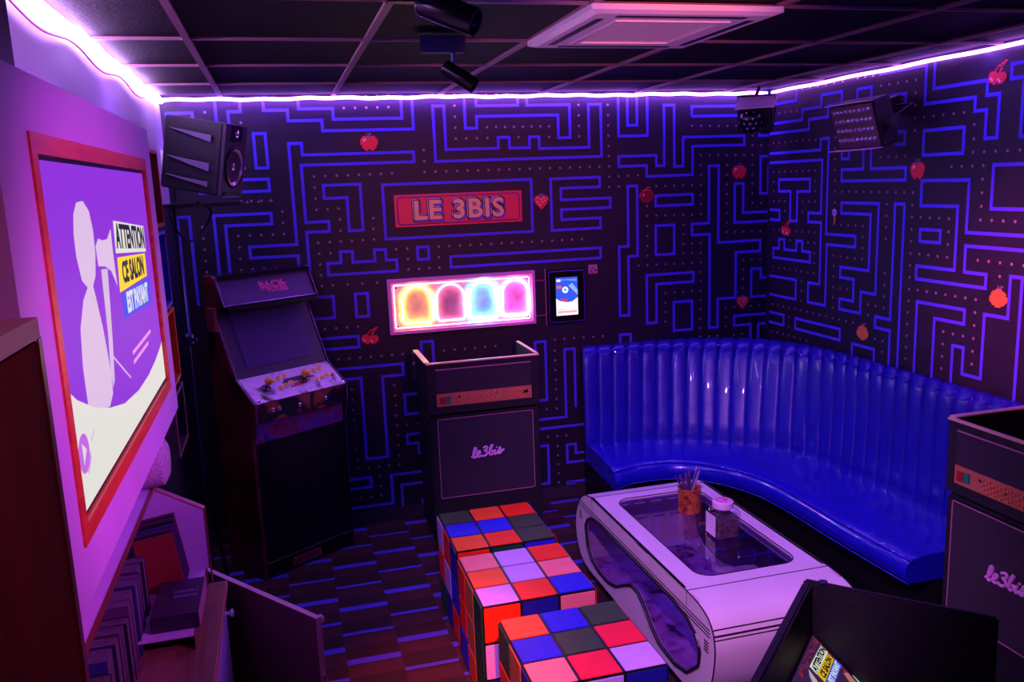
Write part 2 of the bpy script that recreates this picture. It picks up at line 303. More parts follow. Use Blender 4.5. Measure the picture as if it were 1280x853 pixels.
DB=[[214,2066,646,2068,8],[213,2005,212,1883,3],[273,1882,334,1884,2],[221,2487,652,2495,8],[403,2431,650,2433,5],[-327,2420,-327,2420,1],[-148,2363,-148,2363,1],[-149,2242,-150,2123,3],[-396,1938,28,1942,8],[27,1881,25,1758,3],[-217,1760,-34,1757,4],[-217,1697,-218,1571,3],[-158,1573,25,1574,4],[-398,1817,-400,1572,5],[208,1699,210,1454,5],[272,1699,520,1701,5],[271,1637,271,1637,1],[339,1823,336,1760,2],[270,1454,521,1452,4],[525,1821,521,1762,2],[644,1638,644,1638,1],[708,1638,708,1517,3],[770,1517,891,1517,3],[890,1578,893,1640,2],[956,1639,1780,1636,14],[835,2070,1967,2066,19],[836,2192,836,2131,2],[1027,2436,1026,2252,4],[902,2496,1028,2496,3],[1088,2252,1214,2252,3],[1214,2312,1591,2310,8],[1401,2252,1401,2252,1],[1590,2250,1590,2250,1],[1216,2494,1340,2495,3],[1528,2493,1967,2488,8],[1778,2430,1778,2248,4],[1964,2428,1966,2127,6],[1967,2004,1965,1943,2],[2028,2004,2154,2006,3],[2028,1943,2028,1943,1],[2521,2295,2824,2289,6],[2581,2115,2882,2107,6],[2581,2054,2582,1750,6],[2582,1567,2581,1018,10],[2213,1694,2214,1509,4],[2214,1817,2214,1817,1],[2214,1757,2521,1750,6],[2153,1450,2521,1444,7],[2462,1689,2462,1509,4],[2521,1568,2521,1509,2],[2276,1936,2521,1933,5],[2336,1264,2522,1263,4],[2336,1202,2335,1080,3],[2764,2050,2766,1748,6],[2941,2226,2946,1805,8],[3002,2164,3060,2163,2],[3009,1803,3068,1801,2],[2765,1688,2765,1628,2],[2824,1626,3068,1620,5],[3067,1560,3067,1376,4],[2885,1443,3009,1441,3],[2885,1380,2885,1259,3],[2764,1138,2824,1138,2],[2944,1136,3066,1135,3],[2764,1076,2763,954,3],[2581,962,2581,962,1],[2644,958,2884,954,5],[582,836,586,527,6],[333,835,334,529,6],[333,586,336,408,4],[208,1205,395,1205,4],[208,1022,705,1020,9],[704,958,704,958,1],[893,1019,1208,1019,6],[1586,957,1589,586,7],[1588,1027,1905,1021,6],[1522,587,1522,587,1],[1526,408,1647,403,3],[1587,339,1588,99,5],[337,349,583,346,5],[462,286,462,224,2],[279,168,461,164,4],[579,651,586,402,5],[643,590,707,588,2],[-184,1946,28,1944,5]]
DR=[[4876,2353,4627,2352,5],[4870,2174,4432,2172,8],[4864,1995,4427,1994,8],[4862,1934,4857,1812,3],[4424,1934,4421,1814,3],[4795,1815,4733,1813,2],[4731,1753,4731,1753,1],[4546,1813,4482,1813,2],[4543,1753,4543,1753,1],[4851,1633,4788,1633,2],[4604,1632,4477,1633,3],[4665,1574,4665,1574,1],[4479,1571,4479,1571,1],[4417,1632,4414,1391,5],[4848,1393,4474,1392,7],[4849,1151,4285,1151,10],[4540,1391,4536,1211,4],[4221,1149,4038,1148,4],[4660,1091,4661,1029,2],[4848,972,4471,972,7],[4575,2473,4198,2470,6],[4072,2472,3948,2470,3],[3884,2411,3632,2409,5],[3630,2349,3622,2169,4],[3565,2229,3312,2228,5],[3248,2170,3246,2107,2],[3246,2048,2991,2046,5],[3370,1987,3182,1987,4],[3182,1927,3179,1807,3],[3179,1746,2989,1745,4],[3866,2050,3683,2047,4],[4248,2171,4240,1932,5],[4234,1811,4234,1811,1],[4237,1873,3615,1867,11],[3803,1807,3799,1629,4],[3794,1447,3792,1265,4],[3789,1085,3791,1026,2],[3615,1807,3609,1323,9],[3612,1264,3612,1024,5],[3553,1747,3369,1746,4],[3366,1684,3366,1564,3],[3550,1566,3427,1564,3],[3549,1386,3177,1383,7],[3180,1564,2929,1560,5],[3051,1502,3051,1502,1],[4172,1688,3984,1688,4],[3983,1628,3981,1507,3],[4230,1511,4043,1507,4],[4228,1450,4223,1208,5],[4161,1329,4103,1329,2],[3916,1266,3856,1266,2],[3915,1207,3915,1207,1],[3852,1087,3852,1087,1],[3177,1323,3177,1080,5],[3364,1204,3240,1202,3],[3363,1143,3363,1021,3]]
def clip(v, a, b_): return max(a, min(b_, v))
def maze(lines, wd, put, u0, u1, v0, v1):
    m = MB(); h = wd/2
    for L in lines:
        cl = L[0]; P = [(clip(L[i]/1000, u0, u1), clip(L[i+1]/1000, v0, v1)) for i in range(1, len(L), 2)]
        Q = [P[0]]
        for p in P[1:]:
            if abs(p[0]-Q[-1][0])+abs(p[1]-Q[-1][1]) > 0.004: Q.append(p)
        n = len(Q)
        if n < 2: continue
        a, c = [], []
        for i in range(n):
            dp = None if (i == 0 and not cl) else Vector((Q[i][0]-Q[i-1][0], Q[i][1]-Q[i-1][1])).normalized()
            q = Q[(i+1) % n]; dn_ = None if (i == n-1 and not cl) else Vector((q[0]-Q[i][0], q[1]-Q[i][1])).normalized()
            dp = dp or dn_; dn_ = dn_ or dp
            n1 = Vector((-dp.y, dp.x)); n2 = Vector((-dn_.y, dn_.x)); o = (n1+n2) if (n1-n2).length > 0.1 else n1
            a.append((Q[i][0]+o.x*h, Q[i][1]+o.y*h)); c.append((Q[i][0]-o.x*h, Q[i][1]-o.y*h))
        s = [put(*p) for p in a]+[put(*p) for p in c]
        m.add(s, [(i, (i+1) % n, n+(i+1) % n, n+i) for i in range(n if cl else n-1)])
    return m
def dots(rows, put, r):
    m = MB()
    for a, b_, c, d, n in rows:
        for k in range(n):
            t = k/(n-1) if n > 1 else 0; u = (a+(c-a)*t)/1000; v = (b_+(d-b_)*t)/1000
            m.add([put(u+r*math.cos(q*PI/4), v+r*math.sin(q*PI/4)) for q in range(8)], [tuple(range(8))])
    return m
wb = struct('wall_back', MB().box(XL-0.1, XR+0.1, YB, YB+0.1, 0, 2.53), WALLP)
wr = struct('wall_right', MB().box(XR, XR+0.1, -0.6, YB, 0, 2.53), WALLP)
putb = lambda u, v: (u, YB-0.0012, v)
putr = lambda u, v: (XR-0.0012, u, v)
maze(LB, 0.0165, putb, XL, XR, 0.08, 2.5).build('maze_line', LINE, wb, kind='stuff')
maze(LR, 0.0165, putr, 0.5, YB, 0.02, 2.5).build('maze_line', LINE, wr, kind='stuff')
dots(DB, lambda u, v: (u, YB-0.0014, v), 0.0075).build('printed_dot', DOT, wb, kind='stuff')
dots(DR, lambda u, v: (XR-0.0014, u, v), 0.0075).build('printed_dot', DOT, wr, kind='stuff')
# pixel fruit printed on the paper
PX = {'r': mat('print_red', (0.95, 0.03, 0.05), 0.5), 'd': mat('print_dark_red', (0.32, 0.01, 0.02), 0.5), 'o': mat('print_orange', (1.0, 0.28, 0.04), 0.5),
      'w': mat('print_pale', (0.95, 0.75, 0.9), 0.5), 'g': mat('print_grey', (0.16, 0.13, 0.30), 0.5), 'l': mat('print_lilac', (0.55, 0.42, 0.95), 0.5), 'y': mat('print_amber', (0.95, 0.45, 0.06), 0.5)}
ART = {
 'apple_print': ["....g.gg....", ".....gg.....", "..rrrggrrr..", ".rrrrrrrrrr.", "rrwwrrrrrrrr", "rrwrrrrrrrrr", "rrrrrrrrrrrr", "rrrrrrrrrrrr", ".rrrrrrrrrr.", ".rrrrrrrrrr.", "..rrrrrrrr..", "...rr..rr..."],
 'strawberry_print': [".....g.....", "...ggggg...", ".rrrggrrrr.", "rrwrrrrwrrr", "rrrrrwrrrrr", "rrrrrrrrwrr", ".rwrrrwrrr.", ".rrrrrrrrr.", "..rrwrrrr..", "...rrrrr...", "....rrr....", ".....r....."],
 'melon_print': ["......rrr...", ".....r......", "...rrrrrr...", "..rddddddr..", ".rddddddddr.", "rddwddddddd.", "rddwdddddddd", "rddddddddddd", ".dddddddddd.", ".dddddddddd.", "..dddddddd..", "....dddd...."],
 'cherry_print': ["..........rr", "........rrr.", "......rr.r..", ".....r..r...", "....r..rr...", ".rrrr..r....", "rrrrrrrrrrr.", "rrrrrrrrrrrr", "rwrrrrrrrrrr", "rrwrrrwrrrrr", ".rrrrrrwrrr.", "...rr.rrrr.."],
 'key_print': ["...lll...", "..lllll..", "..l.l.l..", "..lllll..", "...lll...", "....y....", "....yy...", "....y....", "....yy...", "....y....", "....y...."],
 'orange_print': [".....g.gg...", ".....ggg....", "....oooo....", "..oooooooo..", ".oooooooooo.", ".oooooooooo.", "oooooooooooo", "oooooooooooo", "oooooooooooo", ".oooooooooo.", "..oooooooo..", "....oooo...."]}
def fruit(kind, wall, u, v, size=0.098):
    rows = ART[kind]; s = size/12; n = len(rows[0]); P = {}
    m = MB(); idx = []
    for j, row in enumerate(rows):
        for i, ch in enumerate(row):
            if ch == '.': continue
            q = n-1-i if wall == 'r' else i     # on the right wall u runs towards the corner, away from the viewer's right
            du = (q-n/2)*s; dv = (len(rows)/2-j)*s
            f = (lambda a, c_: (a, YB-0.0018, c_)) if wall == 'b' else (lambda a, c_: (XR-0.0018, a, c_))
            m.add([f(u+du, v+dv), f(u+du+s, v+dv), f(u+du+s, v+dv-s), f(u+du, v+dv-s)], [(0, 1, 2, 3)]); idx.append(ch)
    o = m.build(kind, None, wb if wall == 'b' else wr); keys = sorted(set(idx))
    for k in keys: o.data.materials.append(PX[k])
    for p, ch in zip(o.data.polygons, idx): p.material_index = keys.index(ch)
for k, wl, u, v in [('apple', 'b', 0.529, 2.246), ('apple', 'b', 2.849, 2.01), ('apple', 'r', 3.591, 1.982), ('strawberry', 'b', 1.529, 1.875), ('strawberry', 'b', 2.884, 1.169),
        ('melon', 'b', 2.212, 1.886), ('cherry', 'b', 0.46, 1.146), ('cherry', 'r', 4.714, 1.65), ('cherry', 'r', 3.134, 2.38), ('key', 'r', 4.235, 1.73), ('orange', 'r', 3.954, 1.112), ('orange', 'r', 3.051, 1.412)]:
    fruit(k+'_print', wl, u, v)
# left wall: white paint, with the shade past the shelf unit painted dark
lw = mat('left_wall_paint_shade', (0.6, 0.55, 0.66), 0.6); nt = lw.node_tree; b = nt.nodes['Principled BSDF']; N = nt.nodes.new; LK = nt.links.new
tc = N('ShaderNodeTexCoord'); sx = N('ShaderNodeSeparateXYZ'); LK(tc.outputs['Object'], sx.inputs[0])
k1 = mth('MULTIPLY', mth('GREATER_THAN', sx.outputs[1], 3.0), mth('LESS_THAN', sx.outputs[2], 1.95))
m1 = N('ShaderNodeMix'); m1.data_type = 'RGBA'; LK(k1, m1.inputs[0]); m1.inputs[6].default_value = (0.50, 0.42, 0.58, 1); m1.inputs[7].default_value = (0.014, 0.008, 0.025, 1); LK(m1.outputs[2], b.inputs['Base Color'])
struct('wall_left', MB().box(XL-0.1, XL, -0.6, YB, 0, 2.53), lw)
struct('wall_front', MB().box(XL-0.1, XR+0.1, -0.7, -0.6, 0, 2.53), K)
struct('baseboard_back', MB().box(XL, XR, YB-0.015, YB, 0, 0.075), mat('baseboard_dark', (0.05, 0.03, 0.05), 0.4))
struct('baseboard_right', MB().box(XR-0.015, XR, -0.6, YB-0.015, 0, 0.075), bpy.data.materials['baseboard_dark'])
struct('trim_1', MB().box(XL, XL+0.06, 0.9, 1.998, 2.215, 2.495), K)

# ---------------------------------------------------------------- led tapes
TAPE = emis('led_tape_lit', (0.50, 0.14, 1.0), 22)
TAPE2 = emis('led_tape_lit_left', (0.62, 0.34, 1.0), 55)
random.seed(4)
pts = [(XL+0.02+3.56*i/90, YB-0.012, 2.484+0.002*math.sin(i*0.37)+0.0025*math.sin(i*1.1)) for i in range(91)]
solo('led_tape', 'violet glowing led tape running along the top of the back wall', 'led strip', MB().tube(pts, 0.0095, 6), TAPE, (1.25, YB-0.012, 2.46))
pts = [(XL+0.014, 2.0+2.88*i/70, 2.478+0.006*math.sin(i*0.32)+0.004*math.sin(i*0.9)) for i in range(71)]
pts2 = [(XL+0.010, 2.0+2.3*i/60, 2.432+0.014*math.sin(i*0.30+1)) for i in range(61)]
solo('led_tape', 'wavy sagging white violet led tape along the top of the left wall', 'led strip', MB().tube(pts, 0.015, 6), TAPE2, (XL+0.014, 3.4, 2.46))
solo('led_tape', 'thin loose pink wire hanging in waves just under the left led tape', 'wire', MB().tube(pts2, 0.0035, 5), mat('pink_wire', (0.6, 0.05, 0.35), 0.4), (XL+0.01, 3.1, 2.42))
pts = [(XR-0.014, 1.6+3.28*i/70, 2.484+0.002*math.sin(i*0.5)) for i in range(71)]
solo('led_tape', 'violet led tape glowing along the top of the right wall', 'led strip', MB().tube(pts, 0.0085, 6), TAPE, (XR-0.014, 3.2, 2.46))

# ---------------------------------------------------------------- ceiling cassette
ACW = mat('cassette_plastic', (0.78, 0.62, 0.70), 0.4)
ac = thing('air_conditioner', 'square pale ceiling cassette air conditioner with a perforated intake', 'air conditioner', (1.25, 2.79, 2.5))
x0, x1, y0, y1 = 0.93, 1.565, 2.44, 3.12
def r3(x0, x1, y0, y1, z, r=0.01): return [(a, c_, z) for a, c_ in rrect(x0, x1, y0, y1, r, 3)]
m = MB(); o1 = r3(x0, x1, y0, y1, 2.494, .012); o2 = r3(x0, x1, y0, y1, 2.478, .012); o3 = r3(x0+.025, x1-.025, y0+.025, y1-.025, 2.470, .01); o4 = r3(x0+.12, x1-.12, y0+.12, y1-.12, 2.470, .01); o5 = r3(x0+.12, x1-.12, y0+.12, y1-.12, 2.49, .01)
m.ring(o1, o2); m.ring(o2, o3); m.ring(o3, o4); m.ring(o4, o5); m.build('frame', ACW, ac)
MB().box(x0+.12, x1-.12, y0+.12, y1-.12, 2.487, 2.493).build('intake_back', mat('intake_dark', (0.10, 0.03, 0.05), 0.7), ac)
m = MB()
for a, bq, c_, d in ((x0+.12, x1-.12, y0+.12, y0+.15), (x0+.12, x1-.12, y1-.15, y1-.12), (x0+.12, x0+.15, y0+.15, y1-.15), (x1-.15, x1-.12, y0+.15, y1-.15)): m.box(a, bq, c_, d, 2.466, 2.49)
m.build('intake_frame', ACW, ac)
m = MB(); n = 34
for i in range(n+1): m.box(x0+.15+(x1-x0-.30)*i/n-.0022, x0+.15+(x1-x0-.30)*i/n+.0022, y0+.15, y1-.15, 2.472, 2.478)
for i in range(n+1): m.box(x0+.15, x1-.15, y0+.15+(y1-y0-.30)*i/n-.0022, y0+.15+(y1-y0-.30)*i/n+.0022, 2.4725, 2.4775)
m.build('intake_mesh', ACW, ac, kind='stuff')
for a, bq, c_, d in ((x0+.10, x1-.10, y0+.050, y0+.075), (x0+.10, x1-.10, y1-.075, y1-.050), (x0+.050, x0+.075, y0+.10, y1-.10), (x1-.075, x1-.050, y0+.10, y1-.10)):
    MB().box(a, bq, c_, d, 2.4685, 2.4712).build('air_slot', SEAM, ac)

# ---------------------------------------------------------------- track spotlights
def spotlamp(label, loc, px, body0, body1, r):
    t = thing('track_spotlight', label, 'spotlight', loc)
    MB().bbox(px[0], px[1], loc[1]-.02, loc[1]+.02, 2.437, 2.494, .003).build('track_adapter', KG, t)
    MB().cyl((loc[0]+.03, loc[1], 2.44), (loc[0]+.03, loc[1], body0[2]+.01), .008, 10).build('stem', METB, t)
    d = (Vector(body1)-Vector(body0)); L = d.length
    MB().lathe([(r*.9, 0), (r, .006), (r, L-.004), (r*.97, L), (r*.84, L), (r*.80, L-.03)], body0, d, 28).build('lamp_body', KG, t, smooth=True)
    e = Vector(body0)+d.normalized()*(L-.022)
    MB().lathe([(r*.79, 0), (r*.5, .004), (.001, .007)], e, d, 20).build('lens', mat('spot_lens', (0.25, 0.15, 0.45), 0.15, 0.6), t, smooth=True)
    return t
spotlamp('small black track spotlight hanging nearest the back wall', (0.60, 3.0, 2.494), (0.515, 0.67), (0.60, 3.02, 2.395), (0.695, 2.975, 2.325), .027)
spotlamp('large black track spotlight at the top edge, in front of the other', (0.40, 2.20, 2.494), (0.30, 0.46), (0.395, 2.24, 2.45), (0.515, 2.16, 2.385), .036)

# ---------------------------------------------------------------- stage lights on the right
t = thing('led_panel_light', 'black wall-mounted stage light with four rows of round lenses', 'stage light', (2.79, 3.72, 2.2), (math.radians(18), 0, math.radians(-90)))
lx, lz = .165, .115
MB().bbox(-lx, lx, 0, .10, -lz, lz, .006).build('housing', KF, t, local=True)
for i in range(9):
    for j in range(4):
        pass
MB().box(-lx+.01, lx-.01, -.004, 0, -lz+.01, lz-.01).build('lens_plate', mat('lens_plate_brown', (0.10, 0.03, 0.05), 0.4), t, local=True)
lens0 = None; LENSM = mat('bead_lens', (0.55, 0.45, 0.60), 0.12, 0.7)
for i in range(9):
    for j in range(4):
        c = (-lx+.036+i*.032, -.004, -lz+.05+j*.048)
        MB().lathe([(.012, 0), (.0115, .004), (.007, .009), (.001, .011)], c, (0, -1, 0), 12).build('lens', LENSM, t, local=True, smooth=True)
MB().prism([(-lx, -.002, -lz), (lx, -.002, -lz), (lx-.01, -.10, -lz+.022), (-lx+.05, -.10, -lz+.022)], (0, 0, .004)).build('barn_door', mat('barn_door_lit_pink', (0.85, 0.45, 0.8), 0.3), t, local=True)  # pink light from below is put into the barn door colour
MB().prism([(-lx, 0, lz), (lx, 0, lz), (lx, -.03, lz+.006), (-lx, -.03, lz+.006)], (0, 0, .004)).build('barn_door', bpy.data.materials['barn_door_lit_pink'], t, local=True)
MB().tube([(-lx-.012, .05, 0), (-lx-.012, .20, .03), (lx+.012, .20, .03), (lx+.012, .05, 0)], .007, 8).build('yoke', K, t, local=True)
m = MB().cyl((lx+.02, .05, 0), (lx+.055, .05, 0), .03, 14); m.build('knob', KF, t, local=True)
MB().box(-.03, .03, .195, .262, -.02, .07).build('wall_bracket', K, t, local=True)
for k in range(6): MB().box(-lx+.04, lx-.04, .098, .112, -lz+.03+k*.03, -lz+.04+k*.03).build('cooling_fin', K, t, local=True)

t = thing('effect_light', 'small black multi-lens party light hung in the back corner', 'stage light', (2.84, 4.72, 2.34), (math.radians(24), 0, math.radians(-38)))
MB().bbox(-.10, .10, -.09, .09, -.085, .07, .008).build('housing', KF, t, local=True)
MB().prism([(-.11, -.11, .078), (.12, -.11, .078), (.12, .09, .078), (-.11, .09, .078)], (0, 0, .006)).build('top_plate', mat('plate_pink', (0.9, 0.6, 0.9), 0.25), t, local=True)
random.seed(2)
dm = MB().lathe([(.075, 0), (.07, .02), (.05, .04), (.02, .05), (.001, .052)], (-.02, -.09, -.005), (0, -1, 0), 20)
dm.build('front_dome', KG, t, local=True, smooth=True)
for a in range(3):
    for q in range([1, 6, 10][a]):
        an = 2*PI*q/[1, 6, 10][a]; R_ = [0, .033, .06][a]; dd = [.052, .042, .02][a]
        MB().lathe([(.010, 0), (.007, .006), (.001, .008)], (-.02+R_*math.cos(an), -.09-dd, -.005+R_*math.sin(an)), (math.cos(an)*R_*8, -1, math.sin(an)*R_*8), 10).build('lens', LENSM, t, local=True, smooth=True)
MB().tube([(-.108, .02, 0), (-.108, .02, .11), (.108, .02, .11), (.108, .02, 0)], .006, 6).build('yoke', K, t, local=True)
MB().cyl((0, .02, .11), (0.02, .04, .155), .01, 8).build('hanger', K, t, local=True)

# ---------------------------------------------------------------- monitor speaker on a stand
t = thing('studio_speaker', 'large black studio speaker with finned side panel facing right, on a stand', 'speaker', (-0.305, 4.22, 2.165), (0, math.radians(11), math.radians(-22)))
SPK = mat('speaker_black', (0.009, 0.007, 0.013), 0.45, bump=0.15, bscale=200)
hx, hy, hz = .135, .115, .160
MB().bbox(-hx, hx, -hy, hy, -hz, hz, .006).build('cabinet', SPK, t, local=True)
for z, th in ((.108, .030), (-.015, .036), (-.098, .020)):
    MB().prism([(-.108, -hy, z), (.092, -hy, z-.008), (.092, -hy, z-.008-th)], (0, -.016, 0)).build('side_fin', mat('fin_lit_grey', (0.16, 0.12, 0.22), 0.35), t, local=True)  # lit look of the fins put into a lighter grey
    MB().prism([(-.08, -hy-.001, z+.010), (.112, -hy-.001, z+.012), (.112, -hy-.001, z-.004)], (0, -.0015, 0)).build('side_slot', SEAM, t, local=True)
MB().box(hx, hx+.014, -hy+.004, hy-.004, -hz+.004, hz-.004).build('baffle', mat('baffle_dark', (0.05, 0.035, 0.06), 0.35), t, local=True)
MB().lathe([(.088, 0), (.092, .006), (.080, .008), (.074, .002), (.05, -.012), (.026, -.016), (.024, -.004), (.012, .002), (.001, .004)], (hx+.014, 0, -.028), (1, 0, 0), 32).build('woofer', mat('cone_metal', (0.55, 0.38, 0.50), 0.28, 0.7), t, local=True, smooth=True)
MB().tube([(hx+.018, .088*math.cos(k*PI/16), -.03+.088*math.sin(k*PI/16)) for k in range(32)], .006, 6, True).build('woofer_ring', KG, t, local=True)
MB().box(hx+.012, hx+.017, -.055, .055, .085, .155).build('tweeter_plate', KG, t, local=True)
MB().lathe([(.018, 0), (.014, .004), (.001, .007)], (hx+.017, 0, .12), (1, 0, 0), 16).build('tweeter', METAL, t, local=True, smooth=True)
MB().box(hx+.012, hx+.020, -.085, .085, -.160, -.138).build('bass_port', SEAM, t, local=True)
MB().cyl((hx+.018, -.085, -.163), (hx+.018, .085, -.163), .004, 8).build('port_lip', METAL, t, local=True)
t = thing('speaker_stand', 'thin black tripod stand holding the studio speaker, beside the arcade machine', 'stand', (-0.475, 4.28, 0))
MB().cyl((-0.462, 4.28, .25), (-0.462, 4.28, 1.95), .008, 12).build('pole', METB, t)
MB().box(-.53, -.16, 4.15, 4.33, 1.935, 1.952).build('top_plate', KG, t)
MB().lathe([(.02, 0), (.026, .01), (.026, .05), (.02, .06)], (-0.462, 4.28, 1.28), n=12).build('collar', METB, t)
MB().cyl((-0.462, 4.28, 1.31), (-0.42, 4.25, 1.31), .008, 8).build('clamp_knob', METB, t)
for a in (40, 150, 275):
    MB().tube([(-0.462, 4.28, .55), (-0.462+.03*math.cos(math.radians(a)), 4.28+.03*math.sin(math.radians(a)), .45), (-0.462+(.07 if a != 275 else .2)*math.cos(math.radians(a)), 4.28+.2*math.sin(math.radians(a)), .012)], .009, 8).build('leg', K, t)
pts = smoothpath([(-.44, 4.2, 1.99), (-.47, 4.15, 1.9), (-.40, 4.2, 1.78), (-.30, 4.3, 1.90), (-.36, 4.28, 1.96)], 30)
solo('speaker_cable', 'black cable looping down below the studio speaker', 'cable', MB().tube(pts, .005, 6), K, (-.44, 4.2, 1.99))
t = thing('power_socket', 'white wall socket with plugged cable behind the studio speaker', 'socket', (XL+.0, 4.78, 2.12))
MB().bbox(XL, XL+.035, 4.74, 4.83, 2.10, 2.22, .004).build('socket_box', CREAM, t)
MB().tube(smoothpath([(XL+.035, 4.78, 2.17), (XL+.07, 4.76, 2.14), (XL+.06, 4.74, 2.06), (XL+.03, 4.72, 1.95)], 14), .006, 6).build('plug_cable', K, t)
# ---------------------------------------------------------------- signs on the back wall
def onwall(o): return frame(o, (1, 0, 0), (0, 0, 1))       # text plane facing the room from the back wall
t = thing('wall_sign', 'red rectangular sign reading LE 3BIS in chunky orange letters', 'sign', (1.027, YB, 1.853))
SR = mat('sign_red', (0.92, 0.03, 0.10), 0.45); SO = mat('sign_orange', (1.0, 0.62, 0.30), 0.45); SN = mat('sign_navy', (0.03, 0.015, 0.22), 0.45)
MB().box(0.648, 1.404, YB-.012, YB, 1.762, 1.945).build('board', SR, t)
rr = rrect(.664, 1.388, 1.776, 1.931, .02, 4)
MB().tube([(a, YB-.0125, c_) for a, c_ in rr], .0028, 5, True).build('border_line', SN, t)
def letters(txt, px_, size, parent, sxx):
    for nm, dx, dz, bd, ms, e in (('letter_outline', .005, -.006, .014, SEAM, 0), ('letter_outline', -.005, .005, .012, SEAM, 0.0002), ('letter_shadow', .008, -.009, .008, mat('sign_blue', (0.10, 0.06, 0.85), 0.45), .0014), ('letter_highlight', -.007, .007, .006, mat('sign_lilac', (0.75, 0.5, 1.0), 0.45), .0026), ('letter_outline', 0, 0, .0085, SEAM, .0038), ('letter_face', .001, -.001, .0045, SO, .0050)):
        m = text_mb(txt, size, .0006, bd, sx=sxx, sp=1.12).xf(onwall((px_+dx, YB-.0135-e, 1.853+dz-.004)))
        for q_ in m.split(): q_.build(nm, ms, parent)
letters('LE 3BIS', 1.022, .150, t, 1.06)
# neon sign: four neon arches in a lit frame
t = thing('neon_sign', 'glowing wall sign of four neon arches in yellow, red, cyan and pink', 'neon sign', (1.018, YB, 1.305))
fy = YB-.045
MB().box(.585, 1.45, YB-.03, YB, 1.155, 1.456).build('back_panel', mat('neon_backing', (0.70, 0.42, 0.55), 0.35, noise=0.3, nscale=14), t)
NF = mat('neon_frame_pink', (0.9, 0.35, 0.75), 0.3)
for a, b_, c_, d in ((.575, 1.46, 1.145, 1.163), (.575, 1.46, 1.448, 1.466), (.575, .593, 1.163, 1.448), (1.442, 1.46, 1.163, 1.448)):
    MB().box(a, b_, fy, YB-.001, c_, d).build('frame_bar', NF, t)
MB().tube([(a, fy+.012, c_) for a, c_ in rrect(.610, 1.425, 1.180, 1.431, .008, 2)], .0022, 5, True).build('border_tube', emis('neon_white_pink', (1.0, 0.55, 0.9), 6.0), t)
for cx2, hw, zb, zt, col, st, r in ((.742, .088, 1.206, 1.420, (1.0, 0.55, 0.05), 26, .0065), (.940, .084, 1.206, 1.420, (1.0, 0.22, 0.35), 10, .0060), (1.137, .084, 1.206, 1.422, (0.06, 0.62, 1.0), 34, .0090), (1.335, .084, 1.206, 1.422, (1.0, 0.16, 0.80), 26, .0095)):
    arch = [(cx2-hw, zb+.02)]+[(cx2-hw*math.cos(k*PI/14), zt-hw+hw*math.sin(k*PI/14)) for k in range(15)]+[(cx2+hw, zb+.02), (cx2+hw-.012, zb), (cx2-hw+.012, zb)]
    MB().tube([(a, fy+.004, c_) for a, c_ in arch], r, 8, True).build('neon_tube', emis('neon_lit', col, st), t, smooth=True)
for a, c_ in ((.622, 1.192), (.622, 1.419), (1.413, 1.192), (1.413, 1.419)):
    MB().cyl((a, fy+.002, c_), (a, YB-.01, c_), .005, 10).build('corner_stud', METAL, t)
# wall tablet
t = thing('wall_tablet', 'black framed touch screen on the wall to the right of the neon sign', 'screen', (1.665, YB, 1.295))
MB().bbox(1.545, 1.785, YB-.03, YB, 1.130, 1.458, .004).build('case', KG, t)
MB().tube([(a, YB-.031, c_) for a, c_ in rrect(1.552, 1.778, 1.138, 1.450, .003, 1)], .0016, 4, True).build('edge_line', mat('edge_blue', (0.12, 0.08, 0.75), 0.3), t)
def scr(nm, pts, col, st, par, dy):
    return MB().prism([(a, YB-.0305-dy, c_) for a, c_ in pts], (0, -.0004, 0)).build(nm, emis('lit_'+nm, col, st), par)
X0, X1, Z0, Z1 = 1.595, 1.735, 1.178, 1.412
scr('display', [(X0, Z0), (X1, Z0), (X1, Z1), (X0, Z1)], (0.03, 0.09, 0.75), 1.2, t, 0)
scr('display_white', [(X0, Z0), (X1, Z0), (X1, 1.285), (1.70, 1.262), (1.665, 1.258), (1.62, 1.268), (X0, 1.285)], (0.95, 0.85, 1.0), 1.2, t, .0006)
scr('display_disc', [(1.655+.020*math.cos(k*PI/8), 1.335+.020*math.sin(k*PI/8)) for k in range(16)], (0.85, 0.92, 1.0), 1.2, t, .0006)
scr('display_disc_core', [(1.655+.010*math.cos(k*PI/5), 1.335+.010*math.sin(k*PI/5)) for k in range(10)], (0.2, 0.4, 0.9), 1.0, t, .0012)
scr('display_streak', [(1.675, 1.36), (1.735, 1.30), (1.735, 1.33), (1.70, 1.375)], (0.25, 0.45, 1.0), 1.1, t, .0006)
scr('display_streak', [(1.60, 1.385), (1.65, 1.395), (1.73, 1.385), (1.73, 1.40), (1.60, 1.40)], (0.12, 0.3, 0.95), 1.1, t, .0006)
scr('display_label', [(1.60, 1.345), (1.632, 1.345), (1.632, 1.362), (1.60, 1.362)], (1.0, 0.15, 0.1), 0.9, t, .0006)
scr('display_label', [(1.60, 1.386), (1.625, 1.386), (1.625, 1.402), (1.60, 1.402)], (0.9, 0.9, 0.95), 1.0, t, .0012)
scr('display_label', [(1.625, 1.268), (1.665, 1.262), (1.668, 1.276), (1.628, 1.282)], (0.9, 0.05, 0.1), 0.9, t, .0012)
scr('display_line', [(X0+.008, 1.213), (1.65, 1.213), (1.65, 1.219), (X0+.008, 1.219)], (0.2, 0.9, 0.75), 1.0, t, .0012)
scr('display_line', [(X0+.008, 1.193), (X1-.008, 1.193), (X1-.008, 1.206), (X0+.008, 1.206)], (1.0, 0.45, 0.45), 1.0, t, .0012)
for a, c_ in ((1.552, 1.462), (1.780, 1.462), (1.552, 1.126), (1.782, 1.126)):
    MB().cyl((a, YB-.02, c_), (a, YB, c_), .006, 8).build('bolt', METB, t)
